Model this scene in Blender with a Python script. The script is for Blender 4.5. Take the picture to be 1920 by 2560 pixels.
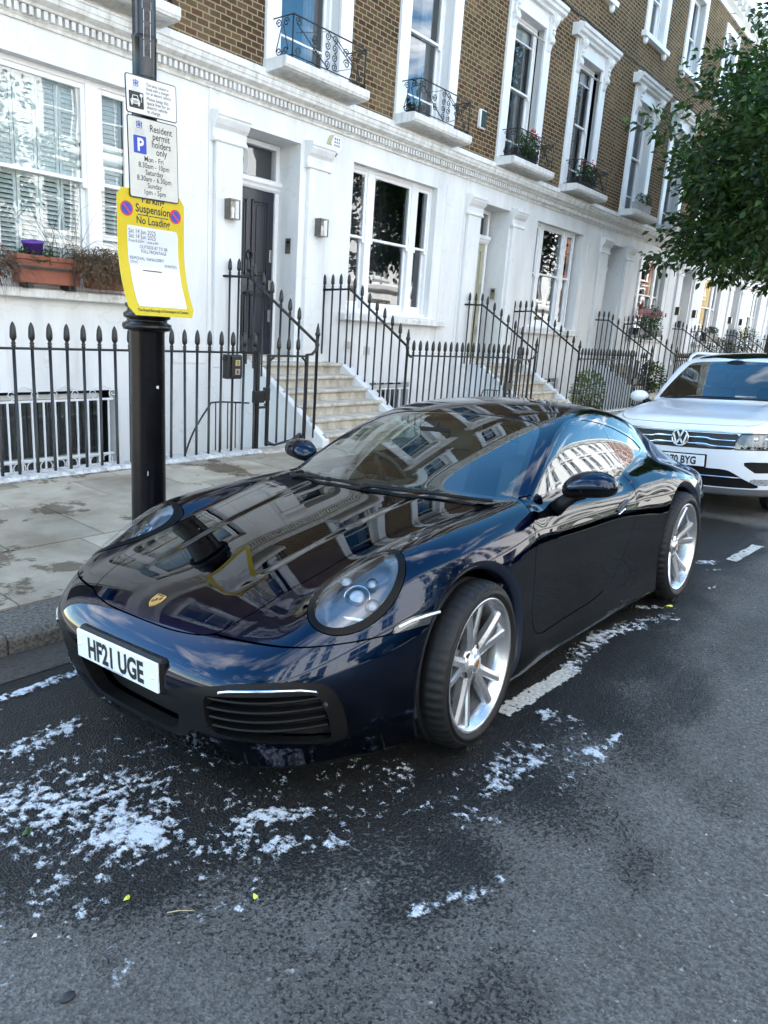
import bpy, math, random
import numpy as np
from mathutils import Matrix, Vector
random.seed(7); np.random.seed(7)
SC = bpy.context.scene; COL = SC.collection
for o in list(bpy.data.objects): bpy.data.objects.remove(o)
# ---------------------------------------------------------------- camera
CAMH = 1.687
cd = bpy.data.cameras.new('camera'); cam = bpy.data.objects.new('camera', cd); COL.objects.link(cam)
cd.sensor_fit = 'VERTICAL'; cd.sensor_height = 36; cd.lens = 1850/2560*36; cd.clip_start = .05; cd.clip_end = 3000
CX = (0.62865569, -0.77467376, 0.06835634); CYD = (-0.14973885, -0.20682844, -0.9668507); CF = (0.7631319, 0.59758059, -0.24602263)
cam.matrix_world = Matrix([[CX[i], -CYD[i], -CF[i], (0, 0, CAMH)[i]] for i in range(3)]+[[0, 0, 0, 1]])
SC.camera = cam
# ---------------------------------------------------------------- light
SUN_EL, SUN_AZ = 41, 0          # high sun behind the terrace, so the street lies in open shade
SKY = .15
world = bpy.data.worlds.new('World'); SC.world = world; world.use_nodes = True
wt = world.node_tree; wn = wt.nodes; bg = wn['Background']; bg.inputs[1].default_value = SKY
sky = wn.new('ShaderNodeTexSky'); sky.sky_type = 'NISHITA'; sky.sun_disc = False
sky.sun_elevation = math.radians(SUN_EL); sky.sun_rotation = math.radians(SUN_AZ); sky.air_density = .8; sky.dust_density = .1; sky.ozone_density = 2.0
tc = wn.new('ShaderNodeTexCoord'); sep = wn.new('ShaderNodeSeparateXYZ'); wt.links.new(tc.outputs['Generated'], sep.inputs[0])
zc = wn.new('ShaderNodeMath'); zc.operation = 'MAXIMUM'; zc.inputs[1].default_value = .12; wt.links.new(sep.outputs[2], zc.inputs[0])
dv = wn.new('ShaderNodeVectorMath'); dv.operation = 'DIVIDE'; cmb = wn.new('ShaderNodeCombineXYZ')
for i in range(3): wt.links.new(zc.outputs[0], cmb.inputs[i])
wt.links.new(tc.outputs['Generated'], dv.inputs[0]); wt.links.new(cmb.outputs[0], dv.inputs[1])
nz = wn.new('ShaderNodeTexNoise'); nz.inputs['Scale'].default_value = 1.15; nz.inputs['Detail'].default_value = 9; nz.inputs['Roughness'].default_value = .58; nz.inputs['Distortion'].default_value = .35
mp_ = wn.new('ShaderNodeVectorMath'); mp_.operation = 'ADD'; mp_.inputs[1].default_value = (17.9, 0, 6.62); wt.links.new(dv.outputs[0], mp_.inputs[0]); wt.links.new(mp_.outputs[0], nz.inputs['Vector'])
cr_ = wn.new('ShaderNodeValToRGB'); cr_.color_ramp.elements[0].position = .535; cr_.color_ramp.elements[1].position = .70
wt.links.new(nz.outputs[0], cr_.inputs[0])
cm = wn.new('ShaderNodeMixRGB'); cm.inputs[2].default_value = (8.6, 8.4, 8.2, 1)
cmul = wn.new('ShaderNodeMath'); cmul.operation = 'MULTIPLY'; cmul.inputs[1].default_value = .92
wt.links.new(cr_.outputs[0], cmul.inputs[0]); wt.links.new(cmul.outputs[0], cm.inputs[0]); tint = wn.new('ShaderNodeMixRGB'); tint.blend_type = 'MULTIPLY'; tint.inputs[0].default_value = 1; tint.inputs[2].default_value = (1.16, 1.02, .81, 1); hs = wn.new('ShaderNodeHueSaturation'); hs.inputs['Saturation'].default_value = 1.3; wt.links.new(sky.outputs[0], hs.inputs['Color']); wt.links.new(hs.outputs[0], tint.inputs[1]); wt.links.new(tint.outputs[0], cm.inputs[1]); wt.links.new(cm.outputs[0], bg.inputs[0])
sl = bpy.data.lights.new('sun', 'SUN'); sl.energy = 4.2; sl.angle = math.radians(.5); sl.color = (1, .95, .88)
sun = bpy.data.objects.new('sun', sl); COL.objects.link(sun)
e_, a_ = math.radians(SUN_EL), math.radians(SUN_AZ)
sd_ = Vector((math.sin(a_)*math.cos(e_), math.cos(a_)*math.cos(e_), math.sin(e_)))
sun.rotation_euler = (-sd_).to_track_quat('-Z', 'Y').to_euler(); sun.location = sd_*40
SC.view_settings.view_transform = 'Standard'; SC.view_settings.look = 'None'; SC.view_settings.exposure = 2.52; SC.view_settings.gamma = 1
try:
    SC.cycles.use_denoising = True; SC.cycles.max_bounces = 9; SC.cycles.diffuse_bounces = 4; SC.cycles.glossy_bounces = 5; SC.cycles.transparent_max_bounces = 12; SC.cycles.transmission_bounces = 4
    SC.cycles.caustics_reflective = False; SC.cycles.caustics_refractive = False; SC.cycles.sample_clamp_indirect = 6
except Exception: pass
# ---------------------------------------------------------------- materials
MATS = {}
def mat(name, col, rough=.6, metal=0, coat=0, spec=.5, var=0, vscale=3, bump=0, bscale=40, stretch=None, col2=None, trans=0, coatr=.02):
    m = bpy.data.materials.new(name); m.use_nodes = True; MATS[name] = m
    t = m.node_tree; p = t.nodes['Principled BSDF']; L = t.links
    p.inputs['Base Color'].default_value = (*col, 1); p.inputs['Roughness'].default_value = rough; p.inputs['Metallic'].default_value = metal
    p.inputs['Coat Weight'].default_value = coat; p.inputs['Coat Roughness'].default_value = coatr; p.inputs['Specular IOR Level'].default_value = spec
    if var or bump:
        co = t.nodes.new('ShaderNodeTexCoord'); src = co.outputs['Object']
        if stretch:
            mp = t.nodes.new('ShaderNodeMapping'); mp.inputs['Scale'].default_value = stretch; L.new(src, mp.inputs[0]); src = mp.outputs[0]
    if var:
        n = t.nodes.new('ShaderNodeTexNoise'); n.inputs['Scale'].default_value = vscale; n.inputs['Detail'].default_value = 6; n.inputs['Roughness'].default_value = .65
        L.new(src, n.inputs['Vector'])
        r = t.nodes.new('ShaderNodeMapRange'); r.inputs[1].default_value = .35; r.inputs[2].default_value = .68; L.new(n.outputs[0], r.inputs[0])
        x = t.nodes.new('ShaderNodeMixRGB'); x.inputs[1].default_value = (*(col2 or [c*(1-var) for c in col]), 1); x.inputs[2].default_value = (*col, 1)
        L.new(r.outputs[0], x.inputs[0]); L.new(x.outputs[0], p.inputs['Base Color'])
    if bump:
        n = t.nodes.new('ShaderNodeTexNoise'); n.inputs['Scale'].default_value = bscale; n.inputs['Detail'].default_value = 5; L.new(src, n.inputs['Vector'])
        b = t.nodes.new('ShaderNodeBump'); b.inputs['Strength'].default_value = bump; b.inputs['Distance'].default_value = .01; L.new(n.outputs[0], b.inputs['Height']); L.new(b.outputs[0], p.inputs['Normal'])
    return m
def glass(name, tint=(.9, .95, .93), ior=1.6, rough=0.0, wob=0):
    m = bpy.data.materials.new(name); m.use_nodes = True; MATS[name] = m; t = m.node_tree; L = t.links
    t.nodes.remove(t.nodes['Principled BSDF'])
    tr = t.nodes.new('ShaderNodeBsdfTransparent'); tr.inputs[0].default_value = (*tint, 1)
    gl = t.nodes.new('ShaderNodeBsdfGlossy'); gl.inputs['Roughness'].default_value = rough; gl.inputs[0].default_value = (.98, .99, 1, 1)
    fr = t.nodes.new('ShaderNodeFresnel'); fr.inputs[0].default_value = ior
    geo = t.nodes.new('ShaderNodeNewGeometry'); fl = t.nodes.new('ShaderNodeMixRGB')   # back faces use the same reflectance as front faces
    mx = t.nodes.new('ShaderNodeMixShader'); L.new(fr.outputs[0], mx.inputs[0]); L.new(tr.outputs[0], mx.inputs[1]); L.new(gl.outputs[0], mx.inputs[2])
    inv = t.nodes.new('ShaderNodeMath'); inv.operation = 'MULTIPLY_ADD'; inv.inputs[1].default_value = 1/ior-ior; inv.inputs[2].default_value = ior
    L.new(geo.outputs['Backfacing'], inv.inputs[0]); L.new(inv.outputs[0], fr.inputs[0])
    if wob:
        co = t.nodes.new('ShaderNodeTexCoord'); n = t.nodes.new('ShaderNodeTexNoise'); n.inputs['Scale'].default_value = 1.6; n.inputs['Detail'].default_value = 1
        L.new(co.outputs['Object'], n.inputs['Vector']); b = t.nodes.new('ShaderNodeBump'); b.inputs['Strength'].default_value = wob; b.inputs['Distance'].default_value = .02
        L.new(n.outputs[0], b.inputs['Height']); L.new(b.outputs[0], gl.inputs['Normal'])
    L.new(mx.outputs[0], t.nodes['Material Output'].inputs[0])
    return m
# ---------------------------------------------------------------- object helpers
def tag(o, label=None, cat=None, group=None, kind=None):
    if label: o['label'] = label
    if cat: o['category'] = cat
    if group: o['group'] = group
    if kind: o['kind'] = kind
    return o
def thing(name, label, cat, loc=(0, 0, 0), rz=0, group=None):
    o = bpy.data.objects.new(name, None); COL.objects.link(o); o.location = loc; o.rotation_euler = (0, 0, rz); o.empty_display_size = .1
    return tag(o, label, cat, group)
KIDS = {}
def link(name, me, parent=None):
    o = bpy.data.objects.new(name, me); COL.objects.link(o)
    if parent is not None: o.parent = parent; KIDS.setdefault(parent.name, []).append(o)
    return o
def copy_tree(o, parent=None):
    c = o.copy(); COL.objects.link(c)
    if parent is not None: c.parent = parent; KIDS.setdefault(parent.name, []).append(c)
    for ch in list(KIDS.get(o.name, [])): copy_tree(ch, c)
    return c
class MB:
    def __init__(s): s.v = []; s.f = []; s.m = []; s.sm = []
    def add(s, vs, fs, m=0, smooth=False):
        b = len(s.v); s.v += [tuple(map(float, p)) for p in vs]
        for f in fs: s.f.append([i+b for i in f]); s.m.append(m); s.sm.append(smooth)
    def box(s, x0, x1, y0, y1, z0, z1, m=0):
        if x0 > x1: x0, x1 = x1, x0
        if y0 > y1: y0, y1 = y1, y0
        if z0 > z1: z0, z1 = z1, z0
        s.add([(x0, y0, z0), (x1, y0, z0), (x1, y1, z0), (x0, y1, z0), (x0, y0, z1), (x1, y0, z1), (x1, y1, z1), (x0, y1, z1)],
              [(0, 3, 2, 1), (4, 5, 6, 7), (0, 1, 5, 4), (1, 2, 6, 5), (2, 3, 7, 6), (3, 0, 4, 7)], m)
    def prism(s, poly, axis, a, b, m=0):
        """extrude a 2D polygon; axis 'x': poly=(y,z), 'y': poly=(x,z), 'z': poly=(x,y)"""
        P = {'x': lambda u, v, t: (t, u, v), 'y': lambda u, v, t: (u, t, v), 'z': lambda u, v, t: (u, v, t)}[axis]
        n = len(poly); ar = sum(poly[i][0]*poly[(i+1) % n][1]-poly[(i+1) % n][0]*poly[i][1] for i in range(n))
        vs = [P(u, v, a) for u, v in poly]+[P(u, v, b) for u, v in poly]
        fs = [list(range(n))[::-1], list(range(n, 2*n))]+[(i, (i+1) % n, n+(i+1) % n, n+i) for i in range(n)]
        if (ar > 0) == (axis == 'y'): fs = [f[::-1] for f in fs]
        if a > b: fs = [f[::-1] for f in fs]
        s.add(vs, fs, m)
    def tube(s, pts, r, n=6, m=0, closed=False, cap=True):
        pts = [Vector(p) for p in pts]; k = len(pts); vs = []; up = None
        rs = r if isinstance(r, (list, tuple)) else [r]*k
        for i, p in enumerate(pts):
            a = pts[i-1] if (i > 0 or closed) else p; b = pts[(i+1) % k] if (i < k-1 or closed) else p
            t = (b-a).normalized() if (b-a).length > 1e-9 else Vector((0, 0, 1))
            if up is None or abs(up.dot(t)) > .98: up = Vector((0, 0, 1)) if abs(t.z) < .9 else Vector((1, 0, 0))
            u = t.cross(up).normalized(); w = u.cross(t).normalized(); up = w
            for j in range(n):
                q = 2*math.pi*j/n; vs.append(p+(u*math.cos(q)+w*math.sin(q))*rs[i])
        fs = []
        for i in range(k if closed else k-1):
            for j in range(n):
                a0, a1 = i*n+j, i*n+(j+1) % n; b0, b1 = ((i+1) % k)*n+j, ((i+1) % k)*n+(j+1) % n
                fs.append((a0, b0, b1, a1))
        if cap and not closed: fs += [list(range(n)), list(range((k-1)*n, k*n))[::-1]]
        s.add(vs, fs, m, True)
    def lathe(s, prof, c=(0, 0, 0), axis='z', n=16, m=0, a0=0, a1=2*math.pi, rmod=None):
        full = abs(a1-a0-2*math.pi) < 1e-6; k = len(prof); nn = n if full else n+1; vs = []
        for j in range(nn):
            q = a0+(a1-a0)*j/n
            for i, (r, h) in enumerate(prof):
                rr = r if rmod is None else rmod(i, j, r)
                x, y = rr*math.cos(q), rr*math.sin(q)
                p = {'z': (x, y, h), 'y': (x, h, -y), 'x': (h, x, y)}[axis]
                vs.append((p[0]+c[0], p[1]+c[1], p[2]+c[2]))
        fs = [(j*k+i, ((j+1) % nn)*k+i, ((j+1) % nn)*k+i+1, j*k+i+1) for j in range(n) for i in range(k-1)]
        s.add(vs, fs, m, True)
    def sphere(s, c, r, m=0, n=12, sx=1, sy=1, sz=1):
        vs = []; fs = []; k = n//2+1
        for i in range(k):
            a = math.pi*i/(k-1)
            for j in range(n):
                b = 2*math.pi*j/n; vs.append((c[0]+r*sx*math.sin(a)*math.cos(b), c[1]+r*sy*math.sin(a)*math.sin(b), c[2]+r*sz*math.cos(a)))
        for i in range(k-1):
            for j in range(n): fs.append((i*n+j, (i+1)*n+j, (i+1)*n+(j+1) % n, i*n+(j+1) % n))
        s.add(vs, fs, m, True)
    def build(s, name, mats, parent=None, bevel=0, seg=1):
        me = bpy.data.meshes.new(name); me.from_pydata(s.v, [], s.f)
        for x in (mats if isinstance(mats, (list, tuple)) else [mats]): me.materials.append(x)
        me.polygons.foreach_set('material_index', s.m); me.polygons.foreach_set('use_smooth', s.sm)
        me.validate(); me.update()
        o = link(name, me, parent)
        if bevel:
            b = o.modifiers.new('bevel', 'BEVEL'); b.width = bevel; b.segments = seg; b.limit_method = 'ANGLE'; b.angle_limit = .6
        return o
def text_geo(body, size=1, align='LEFT', bold=0, sx=1, spacing=1):
    """flat filled lettering as (verts, faces) in the xy plane, baseline at 0"""
    c = bpy.data.curves.new('lettering', 'FONT'); c.body = body; c.size = size; c.align_x = align; c.offset = bold; c.resolution_u = 3; c.space_character = spacing
    o = bpy.data.objects.new('lettering', c); COL.objects.link(o)
    dg = bpy.context.evaluated_depsgraph_get(); me = bpy.data.meshes.new_from_object(o.evaluated_get(dg))
    vs = [(v.co.x*sx, v.co.y, 0) for v in me.vertices]; fs = [list(p.vertices) for p in me.polygons]
    bpy.data.objects.remove(o); bpy.data.curves.remove(c); bpy.data.meshes.remove(me)
    return vs, fs
def add_text(mb, body, u, v, size, m=0, align='LEFT', bold=0, sx=1, frame=None, spacing=1):
    """frame(u, v) -> 3D point"""
    vs, fs = text_geo(body, size, align, bold, sx, spacing); mb.add([frame(u+x, v+y) for x, y, _ in vs], fs, m)
def cr(poly, n=6, closed=True):
    P = np.array(poly, float); k = len(P); out = []
    for i in range(k if closed else k-1):
        if closed: a, b, c, d = P[i-1], P[i], P[(i+1) % k], P[(i+2) % k]
        else: a, b, c, d = P[max(i-1, 0)], P[i], P[i+1], P[min(i+2, k-1)]
        for j in range(n):
            t = j/n; out.append(.5*((2*b)+(c-a)*t+(2*a-5*b+4*c-d)*t*t+(3*b-3*c+d-a)*t**3))
    if not closed: out.append(P[-1])
    return np.array(out)
STUCCO = mat('white_stucco', (.80, .80, .79), .8, spec=.15, var=.17, vscale=2.6, bump=.12, bscale=30, stretch=(1, 1, .16))
STUCCO2 = mat('weathered_white_stucco', (.80, .80, .78), .8, spec=.15, bump=.2, bscale=25, var=.4, vscale=9, stretch=(1, 1, .25), col2=(.60, .585, .55))
def weather(m, s=5.5, lo=.60, hi=.80, k=.80):
    """faint rain streaks and patches on top of the base colour"""
    t = m.node_tree; L = t.links; N = t.nodes.new; p = t.nodes['Principled BSDF']; src = p.inputs['Base Color'].links[0].from_socket
    co = N('ShaderNodeTexCoord'); mp = N('ShaderNodeMapping'); mp.inputs['Scale'].default_value = (1, 1, .07); L.new(co.outputs['Object'], mp.inputs[0])
    n = N('ShaderNodeTexNoise'); n.inputs['Scale'].default_value = s; n.inputs['Detail'].default_value = 8; n.inputs['Roughness'].default_value = .7; L.new(mp.outputs[0], n.inputs['Vector'])
    r = N('ShaderNodeMapRange'); r.inputs[1].default_value = lo; r.inputs[2].default_value = hi; L.new(n.outputs[0], r.inputs[0])
    v = N('ShaderNodeTexVoronoi'); v.feature = 'DISTANCE_TO_EDGE'; v.inputs['Scale'].default_value = .55; n2 = N('ShaderNodeTexNoise'); n2.inputs['Scale'].default_value = 3; L.new(co.outputs['Object'], n2.inputs['Vector'])
    w = N('ShaderNodeMixRGB'); w.blend_type = 'LINEAR_LIGHT'; w.inputs[0].default_value = .35; L.new(co.outputs['Object'], w.inputs[1]); L.new(n2.outputs['Color'], w.inputs[2]); L.new(w.outputs[0], v.inputs['Vector'])
    c = N('ShaderNodeMapRange'); c.inputs[1].default_value = .0; c.inputs[2].default_value = .006; c.inputs[3].default_value = .55; c.inputs[4].default_value = 0; L.new(v.outputs['Distance'], c.inputs[0])
    mx = N('ShaderNodeMath'); mx.operation = 'MAXIMUM'; L.new(r.outputs[0], mx.inputs[0]); L.new(c.outputs[0], mx.inputs[1])
    m_ = N('ShaderNodeMixRGB'); m_.blend_type = 'MULTIPLY'; m_.inputs[2].default_value = (k, k*.985, k*.96, 1); L.new(mx.outputs[0], m_.inputs[0]); L.new(src, m_.inputs[1]); L.new(m_.outputs[0], p.inputs['Base Color'])
weather(STUCCO); weather(STUCCO2, 9, .52, .72, .62)
WPAINT = mat('white_gloss_paint', (.82, .82, .82), .35, var=.05, vscale=6)
IRON = mat('black_iron_paint', (.012, .012, .013), .34, var=.3, vscale=30, bump=.15, bscale=90)
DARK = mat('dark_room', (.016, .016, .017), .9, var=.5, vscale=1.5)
CURT = mat('grey_curtain', (.16, .165, .175), .9, var=.3, vscale=12, stretch=(6, 1, .2))
NET = mat('pale_blind', (.55, .57, .58), .9, var=.2, vscale=10, stretch=(5, 1, .2))
WGLASS = glass('window_glass', (.80, .83, .83), 2.1, wob=.10)
# ---------------------------------------------------------------- setting: road, kerb, pavement
def road_z(y): return -.0105*((y+1.1)**2-3.315**2)
def fbm(x, y, seed=0, octv=5, gain=.55):
    rs = np.random.RandomState(seed); out = np.zeros_like(x); amp = 1; tot = 0; f = 1
    for o in range(octv):
        G = rs.rand(64, 64); xi = x*f; yi = y*f; x0 = np.floor(xi).astype(int); y0 = np.floor(yi).astype(int)
        tx = xi-x0; ty = yi-y0; tx = tx*tx*(3-2*tx); ty = ty*ty*(3-2*ty)
        g = lambda a, b: G[a % 64, b % 64]
        out += amp*((g(x0, y0)*(1-tx)+g(x0+1, y0)*tx)*(1-ty)+(g(x0, y0+1)*(1-tx)+g(x0+1, y0+1)*tx)*ty); tot += amp; amp *= gain; f *= 2.03
    return out/tot
def sdp(pts, poly):
    """signed distance of 2D points to a closed polygon, negative inside"""
    P = np.asarray(poly, float); n = len(P); x, y = pts[:, 0], pts[:, 1]; d2 = np.full(len(x), 1e9); ins = np.zeros(len(x), bool)
    for i in range(n):
        a, b = P[i], P[(i+1) % n]; e = b-a; L = max((e*e).sum(), 1e-12)
        t = np.clip(((x-a[0])*e[0]+(y-a[1])*e[1])/L, 0, 1); d2 = np.minimum(d2, (x-a[0]-t*e[0])**2+(y-a[1]-t*e[1])**2)
        c = (a[1] > y) != (b[1] > y)
        if abs(e[1]) > 1e-12: ins ^= c & (x < (y-a[1])/e[1]*e[0]+a[0])
    return np.where(ins, -1, 1)*np.sqrt(d2)
ASPH = mat('asphalt', (.085, .086, .09), .55, spec=.3)
def asphalt_nodes():
    t = ASPH.node_tree; L = t.links; p = t.nodes['Principled BSDF']; N = t.nodes.new
    co = N('ShaderNodeTexCoord'); at = N('ShaderNodeAttribute'); at.attribute_name = 'wet'
    vo = N('ShaderNodeTexVoronoi'); vo.inputs['Scale'].default_value = 120; L.new(co.outputs['Object'], vo.inputs['Vector'])
    n1 = N('ShaderNodeTexNoise'); n1.inputs['Scale'].default_value = 70; n1.inputs['Detail'].default_value = 8; n1.inputs['Roughness'].default_value = .7; L.new(co.outputs['Object'], n1.inputs['Vector'])
    n2 = N('ShaderNodeTexNoise'); n2.inputs['Scale'].default_value = 1.3; n2.inputs['Detail'].default_value = 5; L.new(co.outputs['Object'], n2.inputs['Vector'])
    bw = N('ShaderNodeRGBToBW'); L.new(vo.outputs['Color'], bw.inputs[0])
    r = N('ShaderNodeValToRGB'); e = r.color_ramp.elements; e[0].position = .05; e[0].color = (.090, .085, .078, 1); e[1].position = .93; e[1].color = (.205, .194, .177, 1)
    k = r.color_ramp.elements.new(.975); k.color = (.50, .48, .44, 1)
    L.new(bw.outputs[0], r.inputs[0])
    mx = N('ShaderNodeMixRGB'); mx.blend_type = 'MULTIPLY'; mx.inputs[0].default_value = .75
    mr = N('ShaderNodeMapRange'); mr.inputs[1].default_value = .36; mr.inputs[2].default_value = .58; mr.inputs[3].default_value = .36; mr.inputs[4].default_value = 1.08; L.new(n1.outputs[0], mr.inputs[0])
    L.new(r.outputs[0], mx.inputs[1]); L.new(mr.outputs[0], mx.inputs[2])
    m2 = N('ShaderNodeMixRGB'); m2.blend_type = 'MULTIPLY'; m2.inputs[0].default_value = 1
    mr2 = N('ShaderNodeMapRange'); mr2.inputs[1].default_value = .3; mr2.inputs[2].default_value = .7; mr2.inputs[3].default_value = .8; mr2.inputs[4].default_value = 1.15; L.new(n2.outputs[0], mr2.inputs[0])
    L.new(mx.outputs[0], m2.inputs[1]); L.new(mr2.outputs[0], m2.inputs[2])
    # wetness: the attribute broken up by the stone texture
    a1 = N('ShaderNodeMath'); a1.operation = 'MULTIPLY_ADD'; a1.inputs[1].default_value = 3.2; L.new(n1.outputs[0], a1.inputs[0]); L.new(at.outputs['Fac'], a1.inputs[2])
    w = N('ShaderNodeMapRange'); w.inputs[1].default_value = 1.92; w.inputs[2].default_value = 2.2; L.new(a1.outputs[0], w.inputs[0])
    wc = N('ShaderNodeMixRGB'); wc.blend_type = 'MULTIPLY'; wc.inputs[2].default_value = (.13, .13, .135, 1); L.new(w.outputs[0], wc.inputs[0]); L.new(m2.outputs[0], wc.inputs[1]); L.new(wc.outputs[0], p.inputs['Base Color'])
    wr = N('ShaderNodeMapRange'); wr.inputs[3].default_value = .62; wr.inputs[4].default_value = .42; L.new(w.outputs[0], wr.inputs[0]); L.new(wr.outputs[0], p.inputs['Roughness'])
    ws_ = N('ShaderNodeMapRange'); ws_.inputs[3].default_value = .08; ws_.inputs[4].default_value = .18; L.new(w.outputs[0], ws_.inputs[0]); L.new(ws_.outputs[0], p.inputs['Specular IOR Level'])
    h = N('ShaderNodeMath'); h.operation = 'ADD'; L.new(vo.outputs['Distance'], h.inputs[0]); L.new(n1.outputs[0], h.inputs[1])
    b = N('ShaderNodeBump'); b.inputs['Strength'].default_value = .9; b.inputs['Distance'].default_value = .006; L.new(h.outputs[0], b.inputs['Height']); L.new(b.outputs[0], p.inputs['Normal'])
asphalt_nodes()
KERBY = 3.63
WETP = np.array([(7.6, 1.25), (5.2, 1.12), (3.95, .98), (3.38, 1.05), (3.05, .72), (2.75, .72), (2.62, .92), (2.35, .72), (2.1, .74), (1.96, .95), (1.85, .68), (1.62, .80), (1.56, 1.02), (1.27, 1.24), (1.1, 1.5), (.92, 1.70), (.6, 1.95), (.1, 2.3), (-1, 2.6), (-2, 3.7), (8, 3.7)])
def road():
    def grid(xs, ys, name):
        X, Y = np.meshgrid(xs, ys, indexing='ij'); Z = road_z(Y)
        nx, ny = X.shape; i = np.arange(nx*ny).reshape(nx, ny)
        F = np.stack([i[:-1, :-1], i[1:, :-1], i[1:, 1:], i[:-1, 1:]], -1).reshape(-1, 4)
        return X.ravel(), Y.ravel(), Z.ravel(), F
    xs = np.concatenate([np.linspace(-60, -4, 15), np.arange(-3.6, 12, .04), np.linspace(12.2, 120, 40)])
    ys = np.concatenate([np.linspace(-5.9, -1.2, 20), np.arange(-1.15, KERBY+.02, .04)])
    X, Y, Z, F = grid(xs, ys, 'road')
    me = bpy.data.meshes.new('road'); me.from_pydata(np.stack([X, Y, Z], 1).tolist(), [], F.tolist())
    d = sdp(np.stack([X, Y], 1), WETP); nn = fbm(X*3, Y*3, 3)-.5; n2 = fbm(X*.9, Y*.9, 8)-.5
    wet = np.clip(.5-(d+nn*.55+n2*.25)/.62, 0, .9+.5*nn)
    for (cx, cy, rx, ry, s) in ((3.3, .82, .55, .12, .6), (1.35, .62, .22, .12, .45), (1.55, 1.0, .3, .2, .6), (2.1, .55, .18, .1, .5), (4.6, .75, .7, .25, .4), (1.15, .95, .15, .18, .35), (2.7, .45, .16, .12, .4)):
        wet = np.maximum(wet, s*np.clip(1.6-np.hypot((X-cx)/rx, (Y-cy)/ry)-nn*1.5, 0, 1))
    a = me.attributes.new('wet', 'FLOAT', 'POINT'); a.data.foreach_set('value', wet.astype(np.float32))
    me.materials.append(ASPH); me.polygons.foreach_set('use_smooth', [True]*len(me.polygons))
    tag(link('road', me), kind='structure')
road()
BAYP = mat('worn_white_road_paint', (.66, .645, .58), .7, var=.5, vscale=55, bump=.5, bscale=60, col2=(.34, .33, .30))
def marking(x0, y0, x1, y1, w, label):
    """bay dash, with ragged edges and worn holes, a few mm proud of the road"""
    L = math.hypot(x1-x0, y1-y0); ux, uy = (x1-x0)/L, (y1-y0)/L; h = .008
    a, b = np.meshgrid(np.arange(-.03, L+.03, h), np.arange(-w/2-.02, w/2+.02, h), indexing='ij')
    X = x0+a*ux-b*uy; Y = y0+a*uy+b*ux
    e = np.minimum(np.minimum(a, L-a), np.minimum(b+w/2, w/2-b))
    k = (e+(fbm(X*30, Y*30, 5)-.5)*.03 > 0) & (fbm(X*45, Y*45, 9) > .30)
    i = np.arange(a.size).reshape(a.shape); m = k[:-1, :-1]
    F = np.stack([i[:-1, :-1][m], i[1:, :-1][m], i[1:, 1:][m], i[:-1, 1:][m]], -1)
    me = bpy.data.meshes.new('road_marking'); me.from_pydata(np.stack([X.ravel(), Y.ravel(), road_z(Y.ravel())+.005], 1).tolist(), [], F.tolist()); me.materials.append(BAYP)
    tag(link('road_marking', me), label, 'road marking', kind='structure')
marking(2.69, 1.365, 3.36, 1.335, .085, 'worn white bay dash beside the front wheel')
marking(6.15, 1.29, 6.83, 1.25, .085, 'worn white bay dash behind the parked blue car')
marking(9.4, 1.24, 10.0, 1.22, .085, 'worn white bay dash beside the white car')
FOAM = mat('white_foam', (.60, .63, .66), .55, bump=.5, bscale=150)
def foam_nodes():
    t = FOAM.node_tree; L = t.links; N = t.nodes.new; p = t.nodes['Principled BSDF']
    at = N('ShaderNodeAttribute'); at.attribute_name = 'suds'; co = N('ShaderNodeTexCoord'); mp = N('ShaderNodeMapping'); mp.inputs['Rotation'].default_value = (0, 0, .65); mp.inputs['Scale'].default_value = (1.15, .5, 1); L.new(co.outputs['Object'], mp.inputs[0]); n = N('ShaderNodeTexNoise'); n.inputs['Scale'].default_value = 60; n.inputs['Detail'].default_value = 7; n.inputs['Roughness'].default_value = .72; L.new(mp.outputs[0], n.inputs['Vector'])
    v = N('ShaderNodeTexVoronoi'); v.inputs['Scale'].default_value = 95; v.feature = 'DISTANCE_TO_EDGE'; L.new(co.outputs['Object'], v.inputs['Vector'])
    m = N('ShaderNodeMath'); m.operation = 'MULTIPLY_ADD'; m.inputs[1].default_value = 2.2; L.new(n.outputs[0], m.inputs[0]); L.new(at.outputs['Fac'], m.inputs[2])
    m2 = N('ShaderNodeMath'); m2.operation = 'MULTIPLY_ADD'; m2.inputs[1].default_value = -.9; L.new(v.outputs['Distance'], m2.inputs[0]); L.new(m.outputs[0], m2.inputs[2])
    r = N('ShaderNodeMapRange'); r.inputs[1].default_value = .90; r.inputs[2].default_value = 1.75; r.inputs[4].default_value = .93; L.new(m2.outputs[0], r.inputs[0])
    tr = N('ShaderNodeBsdfTransparent'); mx = N('ShaderNodeMixShader'); L.new(r.outputs[0], mx.inputs[0]); L.new(tr.outputs[0], mx.inputs[1]); L.new(p.outputs[0], mx.inputs[2]); L.new(mx.outputs[0], t.nodes['Material Output'].inputs[0])
foam_nodes()
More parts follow.
